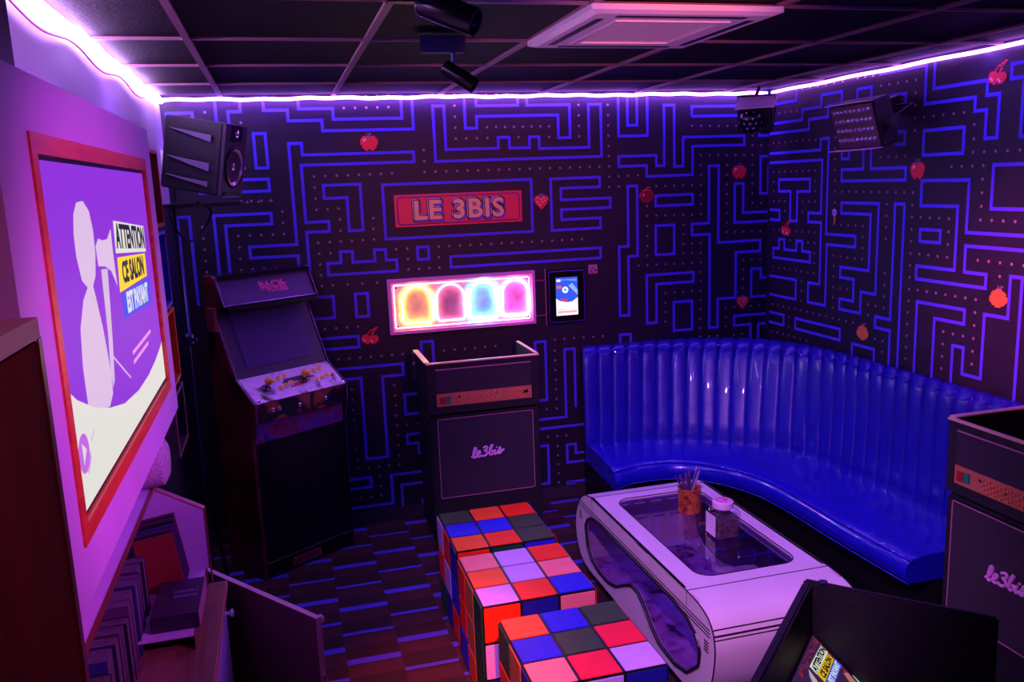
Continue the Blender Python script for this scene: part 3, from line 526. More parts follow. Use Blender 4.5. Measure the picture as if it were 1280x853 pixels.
m = MB().tube([(1.46, YB-.006, 1.40), (1.535, YB-.006, 1.40)], .003, 5); m.tube([(1.46, YB-.006, 1.185), (1.535, YB-.006, 1.185)], .003, 5); m.tube([(1.538, YB-.006, 1.47), (1.538, YB-.006, 1.12)], .0045, 5)
solo('conduit', 'thin pink-lit cable ducts between neon sign and touch screen', 'cable', m, mat('duct', (0.45, 0.12, 0.28), 0.4), (1.50, YB, 1.3))
t = thing('paper_notice', 'tiny pink paper notice pinned right of the touch screen', 'notice', (1.848, YB, 1.447))
MB().box(1.820, 1.876, YB-.003, YB, 1.420, 1.474).build('paper', mat('paper_pink', (0.8, 0.3, 0.55), 0.6), t)
for z, a, b_ in ((1.462, 1.826, 1.870), (1.452, 1.826, 1.862), (1.442, 1.826, 1.850), (1.434, 1.826, 1.848), (1.427, 1.826, 1.868)):
    MB().box(a, b_, YB-.0036, YB-.003, z-.002, z+.002).build('print_line', SEAM, t)
MB().box(1.856, 1.870, YB-.0036, YB-.003, 1.434, 1.446).build('print_mark', SEAM, t)

# ---------------------------------------------------------------- amplifier stacks
GR = mat('grille_cloth', (0.040, 0.025, 0.045), 0.8, noise=0.25, nscale=160, bump=0.5, bscale=500)
PIPE = mat('piping_pink', (0.55, 0.22, 0.35), 0.35); CTRL = mat('control_orange', (0.62, 0.20, 0.10), 0.4); KNB = mat('knob_orange', (0.85, 0.30, 0.10), 0.3)
RIM = mat('rim_pale', (0.95, 0.62, 0.40), 0.3)
def script_lettering(parent):
    """le3bis in joined handwriting, raised strokes on the grille; local coordinates"""
    st = [[(0, .012), (.010, .020), (.020, .045), (.018, .062), (.010, .060), (.008, .030), (.012, .008), (.020, .006), (.028, .016)],
          [(.028, .016), (.040, .024), (.044, .036), (.036, .040), (.030, .028), (.032, .012), (.042, .006), (.054, .014)],
          [(.056, .054), (.070, .060), (.080, .052), (.076, .042), (.064, .037), (.078, .032), (.082, .020), (.074, .008), (.060, .008), (.054, .014)],
          [(.090, .014), (.098, .040), (.106, .062), (.100, .064), (.094, .040), (.096, .012), (.106, .006), (.114, .018), (.110, .030), (.104, .028), (.116, .024), (.124, .028)],
          [(.124, .034), (.122, .014), (.128, .006), (.138, .016)],
          [(.138, .016), (.150, .040), (.148, .044), (.146, .034), (.158, .022), (.154, .008), (.142, .008), (.140, .014), (.156, .016), (.172, .028)]]
    m = MB()
    for s_ in st:
        P = smoothpath([((a-.086)*1.08, -.006, c_-.034) for a, c_ in s_], 26); m.tube([(p.x+(p.z)*.18, p.y, p.z+p.x*.06) for p in P], .0060, 6)
    m.lathe([(.005, 0), (.005, .006)], ((.132-.086)*1.08, -.002, .014), (0, -1, 0), 8)
    return m
def amp(loc, rot, lab_head, lab_cab):
    c = thing('speaker_cabinet', lab_cab, 'speaker', loc, (0, 0, rot)); W = .312
    m = MB().bbox(-W, W, 0, .40, .03, .755, .012); m.build('cabinet', KF, c, local=True)
    MB().box(-W+.045, W-.045, -.004, .004, .292, .738).build('grille', GR, c, local=True)
    MB().box(-W+.045, W-.045, -.003, .004, .055, .262).build('lower_panel', KF, c, local=True)
    MB().tube([(a, -.005, z) for a, z in rrect(-W+.043, W-.043, .290, .740, .006, 2)], .0022, 5, True).build('piping', PIPE, c, local=True)
    script_lettering(c).xf(Matrix.Translation((0.005, 0, .535))).build('script_lettering', mat('lettering_pink', (0.95, 0.45, 0.9), 0.35), c, local=True, smooth=True)
    for x in (-W+.04, W-.04):
        for y in (.05, .35): MB().cyl((x, y, 0), (x, y, .035), .018, 12).build('foot', K, c, local=True)
    for x in (-W, W):
        MB().box(x-.004, x+.004, .14, .26, .60, .66).build('side_handle', KG, c, local=True)
    h = thing('amplifier_head', lab_head, 'amplifier', Vector(loc)+Vector((0, 0, .757)), (0, 0, rot))
    m = MB().box(-W, W, 0, .40, .012, .03)
    for x in (-W, W-.014): m.box(x, x+.014, .02, .40, .03, .298)
    m.box(-W, W, 0, .02, .03, .292); m.build('shell', KF, h, local=True)
    MB().box(-W, W, .385, .40, .03, .15).build('back_panel', K, h, local=True)
    MB().box(-W-.004, W+.004, -.006, .010, .291, .299).build('front_rim', RIM, h, local=True)
    for x in (-W-.012, W-.012): MB().box(x, x+.030 if x < 0 else x+.016, .010, .40, .298, .303).build('side_rim', RIM, h, local=True)
    MB().box(-W+.045, W-.045, -.004, .004, .128, .262).build('grille', GR, h, local=True)
    MB().box(-W+.045, W-.045, -.0055, .0, .256, .262).build('piping', PIPE, h, local=True)
    MB().box(-W+.045, W-.045, -.006, .004, .055, .126).build('control_panel', CTRL, h, local=True)
    m = MB()
    for i in range(24):
        if i == 15: continue
        for z in ((.107, .088, .070) if i % 2 else (.112, .095, .078)):
            x = -.128+i*.0155+(.0 if z > .09 else .004); m.lathe([(.0052, 0), (.0048, .008), (.001, .009)], (x, -.006, z-.002), (0, -1, 0), 8)
    m.build('control_knob', KNB, h, local=True, kind='stuff')
    MB().box(-.252, -.222, -.012, -.006, .070, .108).build('power_switch', mat('switch_red', (0.45, 0.02, 0.02), 0.3), h, local=True)
    MB().box(-.218, -.192, -.012, -.006, .072, .110).build('standby_switch', mat('switch_green', (0.02, 0.30, 0.12), 0.3), h, local=True)
    for x, z in ((-.15, .098), (-.04, .088), (.06, .102)): MB().box(x, x+.014, -.008, -.006, z, z+.008).build('slide_switch', SEAM, h, local=True)
    MB().lathe([(.013, 0), (.013, .006), (.007, .008), (.001, .009)], (.232, -.006, .095), (0, -1, 0), 16).build('jack_dial', KG, h, local=True)
    for x in (-W+.05, W-.05):
        for y in (.06, .34): MB().cyl((x, y, 0), (x, y, .014), .015, 10).build('foot', K, h, local=True)
amp((1.012, 4.42, 0), 0, 'amplifier head with glowing orange rim below the neon sign', 'speaker cabinet with pink script lettering against the back wall')
amp((2.392, 2.262, 0), math.radians(-90), 'dim amplifier head with green and red switches at the right edge', 'dim speaker cabinet with pale script lettering at the end of the blue bench')

# ---------------------------------------------------------------- arcade machine
t = thing('arcade_machine', 'black upright arcade cabinet with orange joystick balls in the left back corner', 'arcade machine', (-0.196, 4.344, 0), (0, 0, math.radians(33)))
prof = [(0, .0), (0, .77), (-.02, .775), (-.045, .86), (-.05, .955), (.105, 1.06), (.27, 1.41), (.150, 1.428), (.222, 1.572), (.240, 1.582), (.33, 1.582), (.33, 0)]
ART_SIDE = mat('side_art', (0.13, 0.012, 0.022), 0.4, noise=0.95, nscale=5)
for x in (-.028, .532): MB().prism([(x, y, z) for y, z in prof], (.018, 0, 0)).build('side_panel', ART_SIDE if x < 0 else KG, t, local=True)
TM = mat('t_moulding', (0.22, 0.12, 0.30), 0.25, 0.5)
for x in (-.019, .541): MB().tube([(x, y-.001, z) for y, z in prof[2:10]], .004, 6).build('edge_trim', TM, t, local=True)
m = MB().box(-.010, .532, .004, .328, .09, .74); m.build('lower_body', mat('arcade_body', (0.006, 0.005, 0.008), 0.6), t, local=True)
MB().box(.012, .518, -.002, .004, .10, .72).build('coin_door', KG, t, local=True)
MB().box(-.010, .532, .006, .03, .0, .085).build('kick_plate', KG, t, local=True)
MB().cyl((-.010, .002, .088), (.532, .002, .088), .003, 6).build('kick_edge', METAL, t, local=True)
m = MB().box(.15, .33, .003, .006, .018, .066); m.build('kick_label', mat('label_maroon', (0.30, 0.03, 0.06), 0.4), t, local=True)
for i in range(9): MB().box(.160+i*.018, .168+i*.018, .0015, .003, .028+(i*7 % 3)*.003, .056).build('label_bar', mat('label_bar', (0.06, 0.01, 0.02), 0.4), t, local=True)
BAND = mat('band_art', (0.25, 0.07, 0.35), 0.3, noise=0.9, nscale=7)
def multi(name, cols, scale, rough=0.3):
    m = mat(name, cols[0], rough); nt = m.node_tree; b = nt.nodes['Principled BSDF']; tc = nt.nodes.new('ShaderNodeTexCoord'); n = nt.nodes.new('ShaderNodeTexNoise')
    n.inputs['Scale'].default_value = scale; n.inputs['Detail'].default_value = 3; n.inputs['Distortion'].default_value = 1.2; r = nt.nodes.new('ShaderNodeValToRGB')
    for i in range(len(cols)-2): r.color_ramp.elements.new(0.5)
    for i, c_ in enumerate(cols): r.color_ramp.elements[i].position = 0.32+0.36*i/(len(cols)-1); r.color_ramp.elements[i].color = (*c_, 1)
    nt.links.new(tc.outputs['Object'], n.inputs['Vector']); nt.links.new(n.outputs['Fac'], r.inputs['Fac']); nt.links.new(r.outputs['Color'], b.inputs['Base Color']); return m
MB().prism([(-.010, -.001, .735), (.532, -.001, .735), (.532, -.018, .842), (-.010, -.018, .842)], (0, .02, 0)).build('lower_band', multi('band_art2', [(0.03, 0.03, 0.25), (0.30, 0.10, 0.45), (0.45, 0.04, 0.08), (0.05, 0.02, 0.10)], 6), t, local=True)
MB().prism([(-.010, -.040, .85), (.532, -.040, .85), (.532, -.048, .950), (-.010, -.048, .950)], (0, .03, 0)).build('button_band', multi('flame_art', [(0.01, 0.01, 0.02), (0.01, 0.01, 0.02), (0.55, 0.12, 0.03), (0.18, 0.08, 0.35)], 9), t, local=True)
for x in (.075, .115, .235, .40):
    z = .905 if x < .2 else .897
    MB().lathe([(.012, 0), (.013, .004), (.009, .006), (.008, .010), (.001, .011)], (x, -.046, z), (0, -1, .05), 14).build('player_button', METAL, t, local=True, smooth=True)
# control panel plane from (-.05,.955) to (.105,1.06)
cu_ = Vector((0, .155, .105)).normalized(); cn = Vector((0, -cu_.z, cu_.y)); c0 = Vector((0, -.05, .955)); CL = Vector((0, .155, .105)).length
MB().prism([Vector((x, 0, 0))+c0+cu_*a+cn*.0 for x, a in ((-.010, 0), (.532, 0), (.532, CL), (-.010, CL))], -cn*.02).build('control_panel', multi('panel_art', [(0.02, 0.01, 0.04), (0.80, 0.55, 0.80), (0.70, 0.45, 0.80), (0.03, 0.01, 0.08)], 7), t, local=True)
def cpt(x, a): return Vector((x, 0, 0))+c0+cu_*(a*CL)+cn*.001
MB().prism([cpt(.19, .50), cpt(.40, .52), cpt(.36, .68), cpt(.22, .66)], cn*.0006).build('panel_patch', SEAM, t, local=True)
MB().prism([cpt(.22, .30), cpt(.33, .34), cpt(.37, .48), cpt(.25, .46)], cn*.0008).build('panel_patch', mat('patch_red', (0.5, 0.03, 0.05), 0.3), t, local=True)
OB = mat('ball_orange', (1.0, 0.50, 0.06), 0.25); WR = mat('button_ring', (0.85, 0.75, 0.8), 0.3)
for x in (.095, .315):
    j = MB().cyl(cpt(x, .48), cpt(x, .48)+cn*.04, .005, 10).build('joystick', METAL, t, local=True)
    MB().lathe([(.026, 0), (.024, .003), (.008, .004)], cpt(x, .48), cn, 20).build('dust_cover', KG, j, local=True)
    c_ = cpt(x, .48)+cn*.050
    MB().lathe([(.001, -.021)]+[(.0215*math.cos(math.radians(a)), .0215*math.sin(math.radians(a))) for a in range(-70, 71, 20)]+[(.001, .021)], c_, cn, 18).build('ball_top', OB, j, local=True, smooth=True)
for bx in (.150, .375):
    for i in range(3):
        for j in range(2):
            p = cpt(bx+.038*i+j*.016, .66-.30*j+.05*i)
            b_ = MB().lathe([(.0175, 0), (.0175, .003), (.0145, .005)], p, cn, 18).build('button_ring', WR, t, local=True, smooth=True)
            MB().lathe([(.014, .003), (.0137, .008), (.010, .011), (.001, .012)], p, cn, 18).build('button_cap', OB, b_, local=True, smooth=True)
MB().lathe([(.010, 0), (.010, .006), (.001, .009)], cpt(.495, .4), cn, 12).build('side_button', mat('btn_red', (0.7, 0.04, 0.06), 0.3), t, local=True)
for x in (.01, .52): MB().lathe([(-.010, 0), (-.010, .005), (.001, .007)], cpt(x, .08), cn, 10).build('corner_bolt', METAL, t, local=True)
MB().prism([(-.010, .108, 1.062), (.532, .108, 1.062), (.532, .268, 1.405), (-.010, .268, 1.405)], (0, .02, 0)).build('monitor_bezel', mat('bezel_plum', (0.06, 0.035, 0.09), 0.35), t, local=True)
mu = Vector((0, .160, .343)).normalized(); mn = Vector((0, -mu.z, mu.y)); m0 = Vector((0, .108, 1.062))
MB().prism([Vector((x, 0, 0))+m0+mu*a+mn*.002 for x, a in ((.055, .045), (.475, .045), (.475, .35), (.055, .35))], mn*.002).build('screen_glass', mat('screen_off', (0.075, 0.035, 0.17), 0.3), t, local=True)
MB().box(-.010, .532, .14, .27, 1.405, 1.425).build('marquee_underside', K, t, local=True)
q = [Vector((0, .155, 1.432)), Vector((0, .222, 1.568))]
MB().prism([Vector((x, 0, 0))+q[i]+Vector((0, .006, 0)) for x, i in ((-.010, 0), (.532, 0), (.532, 1), (-.010, 1))], (0, .02, 0)).build('marquee', mat('marquee_plum', (0.13, 0.07, 0.20), 0.3), t, local=True)
MB().box(-.010, .532, .20, .328, 1.565, 1.583).build('top_board', KG, t, local=True)
qd = (q[1]-q[0]).normalized()
for i in (0, 1): MB().cyl(Vector((-.010, 0, 0))+q[i], Vector((.532, 0, 0))+q[i], .005, 6).build('marquee_trim', TM, t, local=True)
mp = frame(q[0]+qd*.088+Vector((.292, .003, 0)), (1, 0, 0), qd)
LG = mat('logo_pink', (1.0, 0.12, 0.35), 0.4)
text_mb('BACK', .052, .0008, .0015, sx=1.15, shear=-.15).xf(mp).build('title_line', LG, t, local=True)
mp = frame(q[0]+qd*.058+Vector((.300, .003, 0)), (1, 0, 0), qd)
text_mb('TO THE', .014, .0008, .0003, sx=1.0, shear=-.15).xf(mp @ Matrix.Translation((-.062, .004, 0))).build('title_line', LG, t, local=True)
text_mb('FUTURE', .038, .0008, .0012, sx=.88, shear=-.15).xf(mp @ Matrix.Translation((.018, 0, 0))).build('title_line', mat('logo_pink_pale', (1.0, 0.12, 0.42), 0.4), t, local=True)
MB().prism([mp @ Vector(p) for p in ((.05, .038, 0), (.085, .028, 0), (.05, .018, 0))], (0, -.001, 0)).build('title_arrow', LG, t, local=True)
MB().box(.03, .50, .02, .33, 0, .02).build('base', K, t, local=True)
m = MB().box(-.046, -.028, .22, .30, 1.30, 1.42); m.build('side_bracket', mat('bracket_maroon', (0.25, 0.03, 0.05), 0.5), t, local=True)

# ---------------------------------------------------------------- cube poufs of coloured tiles
TC = {'r': (1.0, 0.04, 0.010), 'o': (0.95, 0.12, 0.020), 'b': (0.02, 0.02, 0.70), 'k': (0.040, 0.085, 0.035), 'w': (0.62, 0.42, 0.95), 'p': (0.95, 0.26, 0.26), 'c': (0.95, 0.02, 0.06), 'g': (0.01, 0.10, 0.03), 'y': (0.55, 0.18, 0.05), 'n': (0.015, 0.015, 0.30)}
TMAT = {k: mat('tile_'+k, v, 0.42, noise=0.06, nscale=10, spec=0.22) for k, v in TC.items()}
s = .457; ts = (s-.016)/3
def tile_mesh():
    m = MB(); h = ts/2-.004
    m.bbox(-h, h, -h, h, -.004, .003, .002); return m
tm_cache = {}
def tile(par, M, k):
    if k not in tm_cache:
        o = tile_mesh().build('tile', TMAT[k], None); tm_cache[k] = o.data
    else: o = bpy.data.objects.new('tile', tm_cache[k]); C.objects.link(o)
    o.parent = par; o.matrix_local = M
def pouf(x, y, label, top, front, left, rightc):
    t = thing('cube_pouf', label, 'pouf', (x, y, 0), group=None)
    MB().bbox(-s/2+.003, s/2-.003, -s/2+.003, s/2-.003, .0, s-.006, .006).build('body', SEAM, t, local=True)
    for j in range(3):
        for i in range(3):
            a = (-1+i)*(s-.008)/3; 
            tile(t, Matrix.Translation((a, (1-j)*(s-.008)/3, s-.006)), top[j][i])
            z = s/2-.003+(1-j)*(s-.008)/3
            tile(t, Matrix.Translation((a, -s/2+.003, z)) @ Matrix.Rotation(PI/2, 4, 'X'), front[j][i])
            tile(t, Matrix.Translation((-s/2+.003, -a, z)) @ Matrix.Rotation(-PI/2, 4, 'Y'), left[j][i])
            tile(t, Matrix.Translation((s/2-.003, a, z)) @ Matrix.Rotation(PI/2, 4, 'Y'), rightc[j][i])
pouf(.838, 3.580, 'cube pouf of coloured tiles nearest the speaker cabinet', ['kor', 'bbk', 'ork'], ['rgb', 'wbr', 'yrb'], ['wrn', 'rwb', 'gnr'], ['rbw', 'ykr', 'wrb'])
pouf(.832, 3.075, 'middle cube pouf with pink, lilac and blue tiles on top', ['pwr', 'owp', 'wrb'], ['rnp', 'wgr', 'bwy'], ['ryg', 'ryg', 'bog'], ['rkw', 'bry', 'gwb'])
pouf(.865, 2.515, 'nearest cube pouf, with two dark green tiles on top', ['obk', 'bkc', 'pcw'], ['nwn', 'rbg', 'ywr'], ['gyn', 'rbn', 'ywg'], ['nkr', 'bwg', 'ryb'])

# ---------------------------------------------------------------- low table with glass top
t = thing('coffee_table', 'white rounded low table with dark glass top and side windows', 'table', (1.665, 3.22, 0))
TX0, TX1, ZT = 1.360, 1.970, .463
outer = smoothpath([(3.72, ZT), (3.80, .448), (3.87, .405), (3.918, .345), (3.948, .28), (3.952, .22), (3.93, .15), (3.87, .085), (3.76, .062)], 22)
near = smoothpath([(2.66, .062), (2.56, .11), (2.505, .20), (2.482, .30), (2.484, .37), (2.515, .425), (2.59, .455), (2.70, ZT)], 22)
P2 = [(p.x, p.y) for p in [Vector((a[0], a[1], 0)) for a in [(q_.x, q_.y) for q_ in [Vector((v[0], v[1], 0)) for v in outer]]]] if False else None
loop = [(v[0], v[1]) for v in outer]+[(v[0], v[1]) for v in near]
win = [(3.80, .286), (3.765, .335), (3.70, .362), (3.62, .368), (2.82, .370), (2.70, .358), (2.62, .325), (2.588, .28), (2.60, .21), (2.69, .132), (2.80, .105), (2.94, .112), (3.02, .15), (3.09, .20), (3.16, .235), (3.22, .237), (3.30, .20), (3.40, .145), (3.50, .118), (3.62, .115), (3.72, .135), (3.775, .18)]
nl = 120
LO = resamp([Vector((0, a, z)) for a, z in loop], nl); WI0 = [Vector((0, a, z)) for a, z in win]
def nearest_start(A, B):
    k = min(range(len(B)), key=lambda i: (B[i]-A[0]).length); return B[k:]+B[:k]
# winding check
def area(P): return sum(P[i].y*P[(i+1) % len(P)].z-P[(i+1) % len(P)].y*P[i].z for i in range(len(P)))
if area(WI0)*area(LO) < 0: WI0 = WI0[::-1]
WI = nearest_start(LO, resamp(WI0, nl))
for X, d in ((TX0, .012), (TX1, -.012)):
    m = MB(); sh = lambda L_, x_: [(x_, p.y, p.z) for p in L_]
    m.ring(sh(LO, X), sh(WI, X)); m.ring(sh(WI, X), sh(WI, X+d)); m.ring(sh(LO, X+d), sh(WI, X+d)); m.ring(sh(LO, X), sh(LO, X+d))
    sp_ = m.build('side_panel', CREAM, t)
    e = -.0005 if d > 0 else .0005
    MB().tube([(X+e*2, p.y, p.z) for p in WI], .0075, 6, True).build('window_gasket', SEAM, sp_)
    WG = thin_glass('window_glass', (0.85, 0.78, 0.92), 0.05); 
    MB().prism([(X+d*.5, p.y, p.z) for p in WI], (.001, 0, 0)).build('window_glass', WG, sp_)
    for dz in (0, .014, .028):       # three pinstripes along the side
        pl_ = [p for p in LO]
        m = MB().box(X-.0015, X+.0015, 2.52-dz*.1, 3.90, .3915-dz*.95, .3955-dz*.95); m.build('pinstripe', SEAM, sp_)
    for yv in (2.70, 3.705): MB().box(X-.0008, X+.0008, yv-.0015, yv+.0015, .40, ZT).build('seam', SEAM, sp_)
    MB().tube([(X, p.y, p.z) for p in LO], .0028, 5, True).build('edge_seam', SEAM, sp_)
    for yv in (2.545, 3.875):
        for k in range(4): MB().box(X-.001, X+.001, yv-.016, yv+.016, .300+k*.012, .306+k*.012).build('vent_slit', SEAM, sp_)
m = MB(); n = len(loop)      # wrap: both ends and underside
A = [(TX0, a, z) for a, z in loop]; B = [(TX1, a, z) for a, z in loop]
A2 = [(TX0, 0, 0)]
m.add(A+B, [(i, i+1, n+i+1, n+i) for i in range(n-1)]); m.build('shell', CREAM, t, smooth=True)
# top frame with rounded opening, glass below it
ot = resamp([Vector((a, b_, ZT)) for a, b_ in ((TX0, 2.70), (TX1, 2.70), (TX1, 3.72), (TX0, 3.72))], 96); it0 = [Vector((a, b_, ZT)) for a, b_ in rrect(1.455, 1.895, 2.775, 3.645, .07, 8)]
it = nearest_start(ot, resamp(it0, 96))
m = MB().ring(ot, it); m.ring(it, [(p.x, p.y, ZT-.012) for p in it]); m.build('top_frame', CREAM, t)
MB().prism([(a, b_, ZT-.010) for a, b_ in rrect(1.450, 1.900, 2.770, 3.650, .07, 8)], (0, 0, .004)).build('glass_top', thin_glass('smoked_glass', (0.80, 0.72, 0.90), 0.03, 1.6), t)
MB().tube([(a, b_, ZT) for a, b_ in rrect(1.455, 1.895, 2.775, 3.645, .07, 8)], .0025, 5, True).build('glass_gasket', SEAM, t)
for yv in (2.70, 3.715): MB().box(TX0+.0, TX1-.0, yv-.002, yv+.002, ZT-.002, ZT+.0012).build('seam', SEAM, t)
MB().box(TX0-.001, TX0+.012, 3.05, 3.16, ZT-.006, ZT+.001).build('hinge', SEAM, t)
def nearz(zv):      # y on the near end at height z
    L_ = [p for p in near if p[0] < 2.7]; return min(L_, key=lambda p: abs(p[1]-zv))[0]
for zv in (.405, .388, .371): MB().tube([(TX0, nearz(zv)-.0005, zv), (TX1, nearz(zv)-.0005, zv)], .0028, 6).build('pinstripe', SEAM, t)
MB().box(TX0+.03, TX1-.03, 2.62, 3.84, .068, .085).build('inner_floor', multi('inner_print', [(0.75, 0.38, 0.92), (0.68, 0.32, 0.85), (0.45, 0.18, 0.62), (0.03, 0.01, 0.05)], 9, .5), t)
MB().box(TX0+.06, TX1-.06, 2.7, 3.75, 0, .064).build('plinth', K, t)
for k in range(5): MB().cyl((1.47+k*.09, 3.66, .425), (1.53+k*.09, 3.66, .425), .004, 6).build('inner_clip', CREAM, t)

# ---------------------------------------------------------------- things on the table
zt = ZT-.005
t = thing('pen_cup', 'orange patterned tin cup holding pens on the glass table', 'cup', (1.735, 3.415, zt))
MB().lathe([(.052, 0), (.053, .003), (.053, .112), (.0555, .115), (.052, .116), (.050, .112), (.050, .006), (.001, .005)], (1.735, 3.415, zt), n=28).build('tin', multi('tin_print', [(0.02, 0.005, 0.01), (0.40, 0.06, 0.02), (0.60, 0.20, 0.04), (0.05, 0.01, 0.01)], 18), t, smooth=True)
random.seed(9); PENM = [mat('pen_dark', (0.05, 0.03, 0.10), 0.25), mat('pen_violet', (0.12, 0.06, 0.22), 0.2), mat('pen_silver', (0.6, 0.5, 0.7), 0.2, 0.6)]
for i, (a, tilt, h) in enumerate([(170, .55, .175), (195, .45, .17), (150, .40, .165), (220, .3, .168), (120, .25, .165), (260, .2, .17), (85, .22, .16), (20, .45, .175), (35, .38, .185), (350, .30, .17)]):
    a = math.radians(a); b0 = Vector((1.735-.022*math.cos(a), 3.415-.022*math.sin(a), zt+.008)); d = Vector((math.cos(a)*tilt, math.sin(a)*tilt*.6, 1)).normalized()
    m = MB().cyl(b0, b0+d*(h+.012), .0050, 8); m.cyl(b0+d*(h+.012), b0+d*(h+.020), .0036, 8, .0018)
    solo('pen', ('silver pen leaning right out of the orange tin cup' if i in (7, 8) else 'dark pen leaning in the orange tin cup'), 'pen', m, PENM[2] if i in (7, 8) else PENM[i % 2], b0, group=('silver pens in the tin cup' if i in (7, 8) else 'dark pens in the tin cup'))
t = thing('glass_jar', 'square glass jar with round pink-topped lid on the glass table', 'jar', (1.748, 3.11, zt), (0, 0, math.radians(0)))
J = lambda r_, z: [(1.743+a, 3.12+b_, zt+z) for a, b_ in rrect(-r_, r_, -r_, r_, .012, 3)]
m = MB(); m.ring(J(.057, 0), J(.057, .112)); m.ring(J(.057, .112), J(.044, .128)); m.ring(J(.057, 0), J(.02, .001)); m.build('glass_body', thin_glass('jar_glass', (0.92, 0.88, 0.95), 0.03), t, smooth=True)
MB().lathe([(.044, 0), (.045, .005), (.045, .026), (.041, .029), (.001, .029)], (1.743, 3.12, zt+.127), n=32).build('lid', mat('lid_pale', (0.75, 0.55, 0.8), 0.35), t, smooth=True)
MB().lathe([(.034, 0), (.034, .001), (.001, .001)], (1.743, 3.12, zt+.156), n=28).build('lid_sticker', multi('sticker', [(0.9, 0.05, 0.35), (0.9, 0.05, 0.35), (0.9, 0.6, 0.85), (0.15, 0.02, 0.10)], 30), t)
MB().prism(J(.051, .004), (0, 0, .080)).build('contents', mat('jar_contents', (0.10, 0.05, 0.09), 0.7, noise=.6, nscale=60, bump=.6, bscale=90), t)
MB().box(1.6852, 1.6858, 3.078, 3.162, zt+.01, zt+.102).build('side_label', mat('label_lilac', (0.8, 0.65, 0.9), 0.4), t)

# ---------------------------------------------------------------- curved blue bench
t = thing('curved_bench', 'curved glossy blue vinyl bench with channelled backrest along both walls', 'bench', (2.55, 4.3, 0))
NS = 31*8+1
R_ = smoothpath([(1.76, 4.912, 0), (2.25, 4.912, 0), (2.58, 4.855, 0), (2.83, 4.71, 0), (2.97, 4.50, 0), (3.03, 4.2, 0), (3.042, 3.8, 0), (3.042, 3.3, 0), (3.042, 2.70, 0)], NS)
J_ = smoothpath([(1.70, 4.72, 0), (2.03, 4.70, 0), (2.31, 4.60, 0), (2.55, 4.46, 0), (2.75, 4.28, 0), (2.865, 4.04, 0), (2.895, 3.65, 0), (2.91, 3.2, 0), (2.91, 2.70, 0)], NS)
F_ = smoothpath([(1.66, 4.13, 0), (1.80, 4.18, 0), (2.02, 4.165, 0), (2.20, 4.02, 0), (2.31, 3.78, 0), (2.335, 3.5, 0), (2.335, 3.2, 0), (2.34, 2.95, 0), (2.35, 2.70, 0)], NS)
bp = [(0.0, .42), (0.0, .93), (.06, .962), (.18, .975), (.34, .968), (.46, .945), (.55, .905), (.60, .86), (.70, .76), (.82, .62), (.92, .50), (1.0, .42), (1.0, .385)]
puff = [0, 0, .004, .008, .011, .012, .011, .010, .009, .009, .009, .006, 0]
for c_ in range(31):
    vs = []; nb = len(bp); fs = []
    for k in range(9):
        i = c_*8+k; s_ = k/8; e = (math.sin(PI*s_)**.3) if 0 < s_ < 1 else 0
        a, b_ = R_[i], J_[i]; dr = (b_-a); L_ = dr.length; dn1 = dr.normalized()
        for (f_, z), pf in zip(bp, puff):
            p = a+dr*f_+dn1*(pf*e-.004*(1-e if pf else 0)); vs.append((p.x, p.y, z+(pf*e*.6 if z > .9 else 0)-(0.006*(1-e) if pf and z > .9 else 0)))
    for k in range(8):
        for q in range(nb-1): fs.append((k*nb+q, k*nb+q+1, (k+1)*nb+q+1, (k+1)*nb+q))
    fs.append(tuple(range(nb))); fs.append(tuple(8*nb+q for q in range(nb-1, -1, -1)))
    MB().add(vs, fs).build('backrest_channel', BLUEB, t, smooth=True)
sp2 = [(0, .30), (0, .405), (.04, .418), (.3, .424), (.6, .426), (.85, .424), (.95, .415), (.99, .395), (1.0, .37), (.995, .335), (.97, .318), (.9, .31)]
vs = []; fs = []; nb = len(sp2); NN = 0
for i in range(0, NS, 3):
    a, b_ = J_[i], F_[i]
    if i < 9: b_ = b_.lerp(a, .02*(9-i)/9); 
    for f_, z in sp2:
        p = a.lerp(b_, f_); wv = .003*math.sin(i*.35+f_*5)*math.sin(f_*PI) if z > .4 else 0
        vs.append((p.x, p.y, z+wv-(.0 if i else .01)))
    NN += 1
for k in range(NN-1):
    for q in range(nb-1): fs.append((k*nb+q, k*nb+q+1, (k+1)*nb+q+1, (k+1)*nb+q))
    fs.append((k*nb, (k+1)*nb, (k+1)*nb+nb-1, k*nb+nb-1))
fs.append(tuple(range(nb))); fs.append(tuple((NN-1)*nb+q for q in range(nb-1, -1, -1)))
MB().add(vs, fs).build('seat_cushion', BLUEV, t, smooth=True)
vs = []; fs = []; NN = 0
for i in range(0, NS, 4):
    a, b_ = R_[i], J_[i].lerp(F_[i], .72)
    vs += [(a.x, a.y, 0), (a.x, a.y, .31), (b_.x, b_.y, .31), (b_.x, b_.y, 0)]; NN += 1
for k in range(NN-1):
    for q in range(4): fs.append((k*4+q, k*4+(q+1) % 4, (k+1)*4+(q+1) % 4, (k+1)*4+q))
fs += [(0, 1, 2, 3), tuple((NN-1)*4+q for q in (3, 2, 1, 0))]
MB().add(vs, fs).build('plinth', K, t)
PIPG = mat('vinyl_piping', (0.02, 0.012, 0.55), 0.16, coat=1.0, bump=.5, bscale=60)
MB().tube([(p.x, p.y, .322) for p in F_[::4]], .004, 5).build('seat_piping_glint', PIPG, t)
pp = [J_[i].lerp(F_[i], .972+.004*math.sin(i*1.7)) for i in range(0, NS, 2)]
MB().tube([(p.x, p.y, .416+.0018*math.sin(k*2.3)) for k, p in enumerate(pp)], .0050, 6).build('seat_piping_glint', PIPG, t, smooth=True)  # bead added along the top edge to catch a highlight
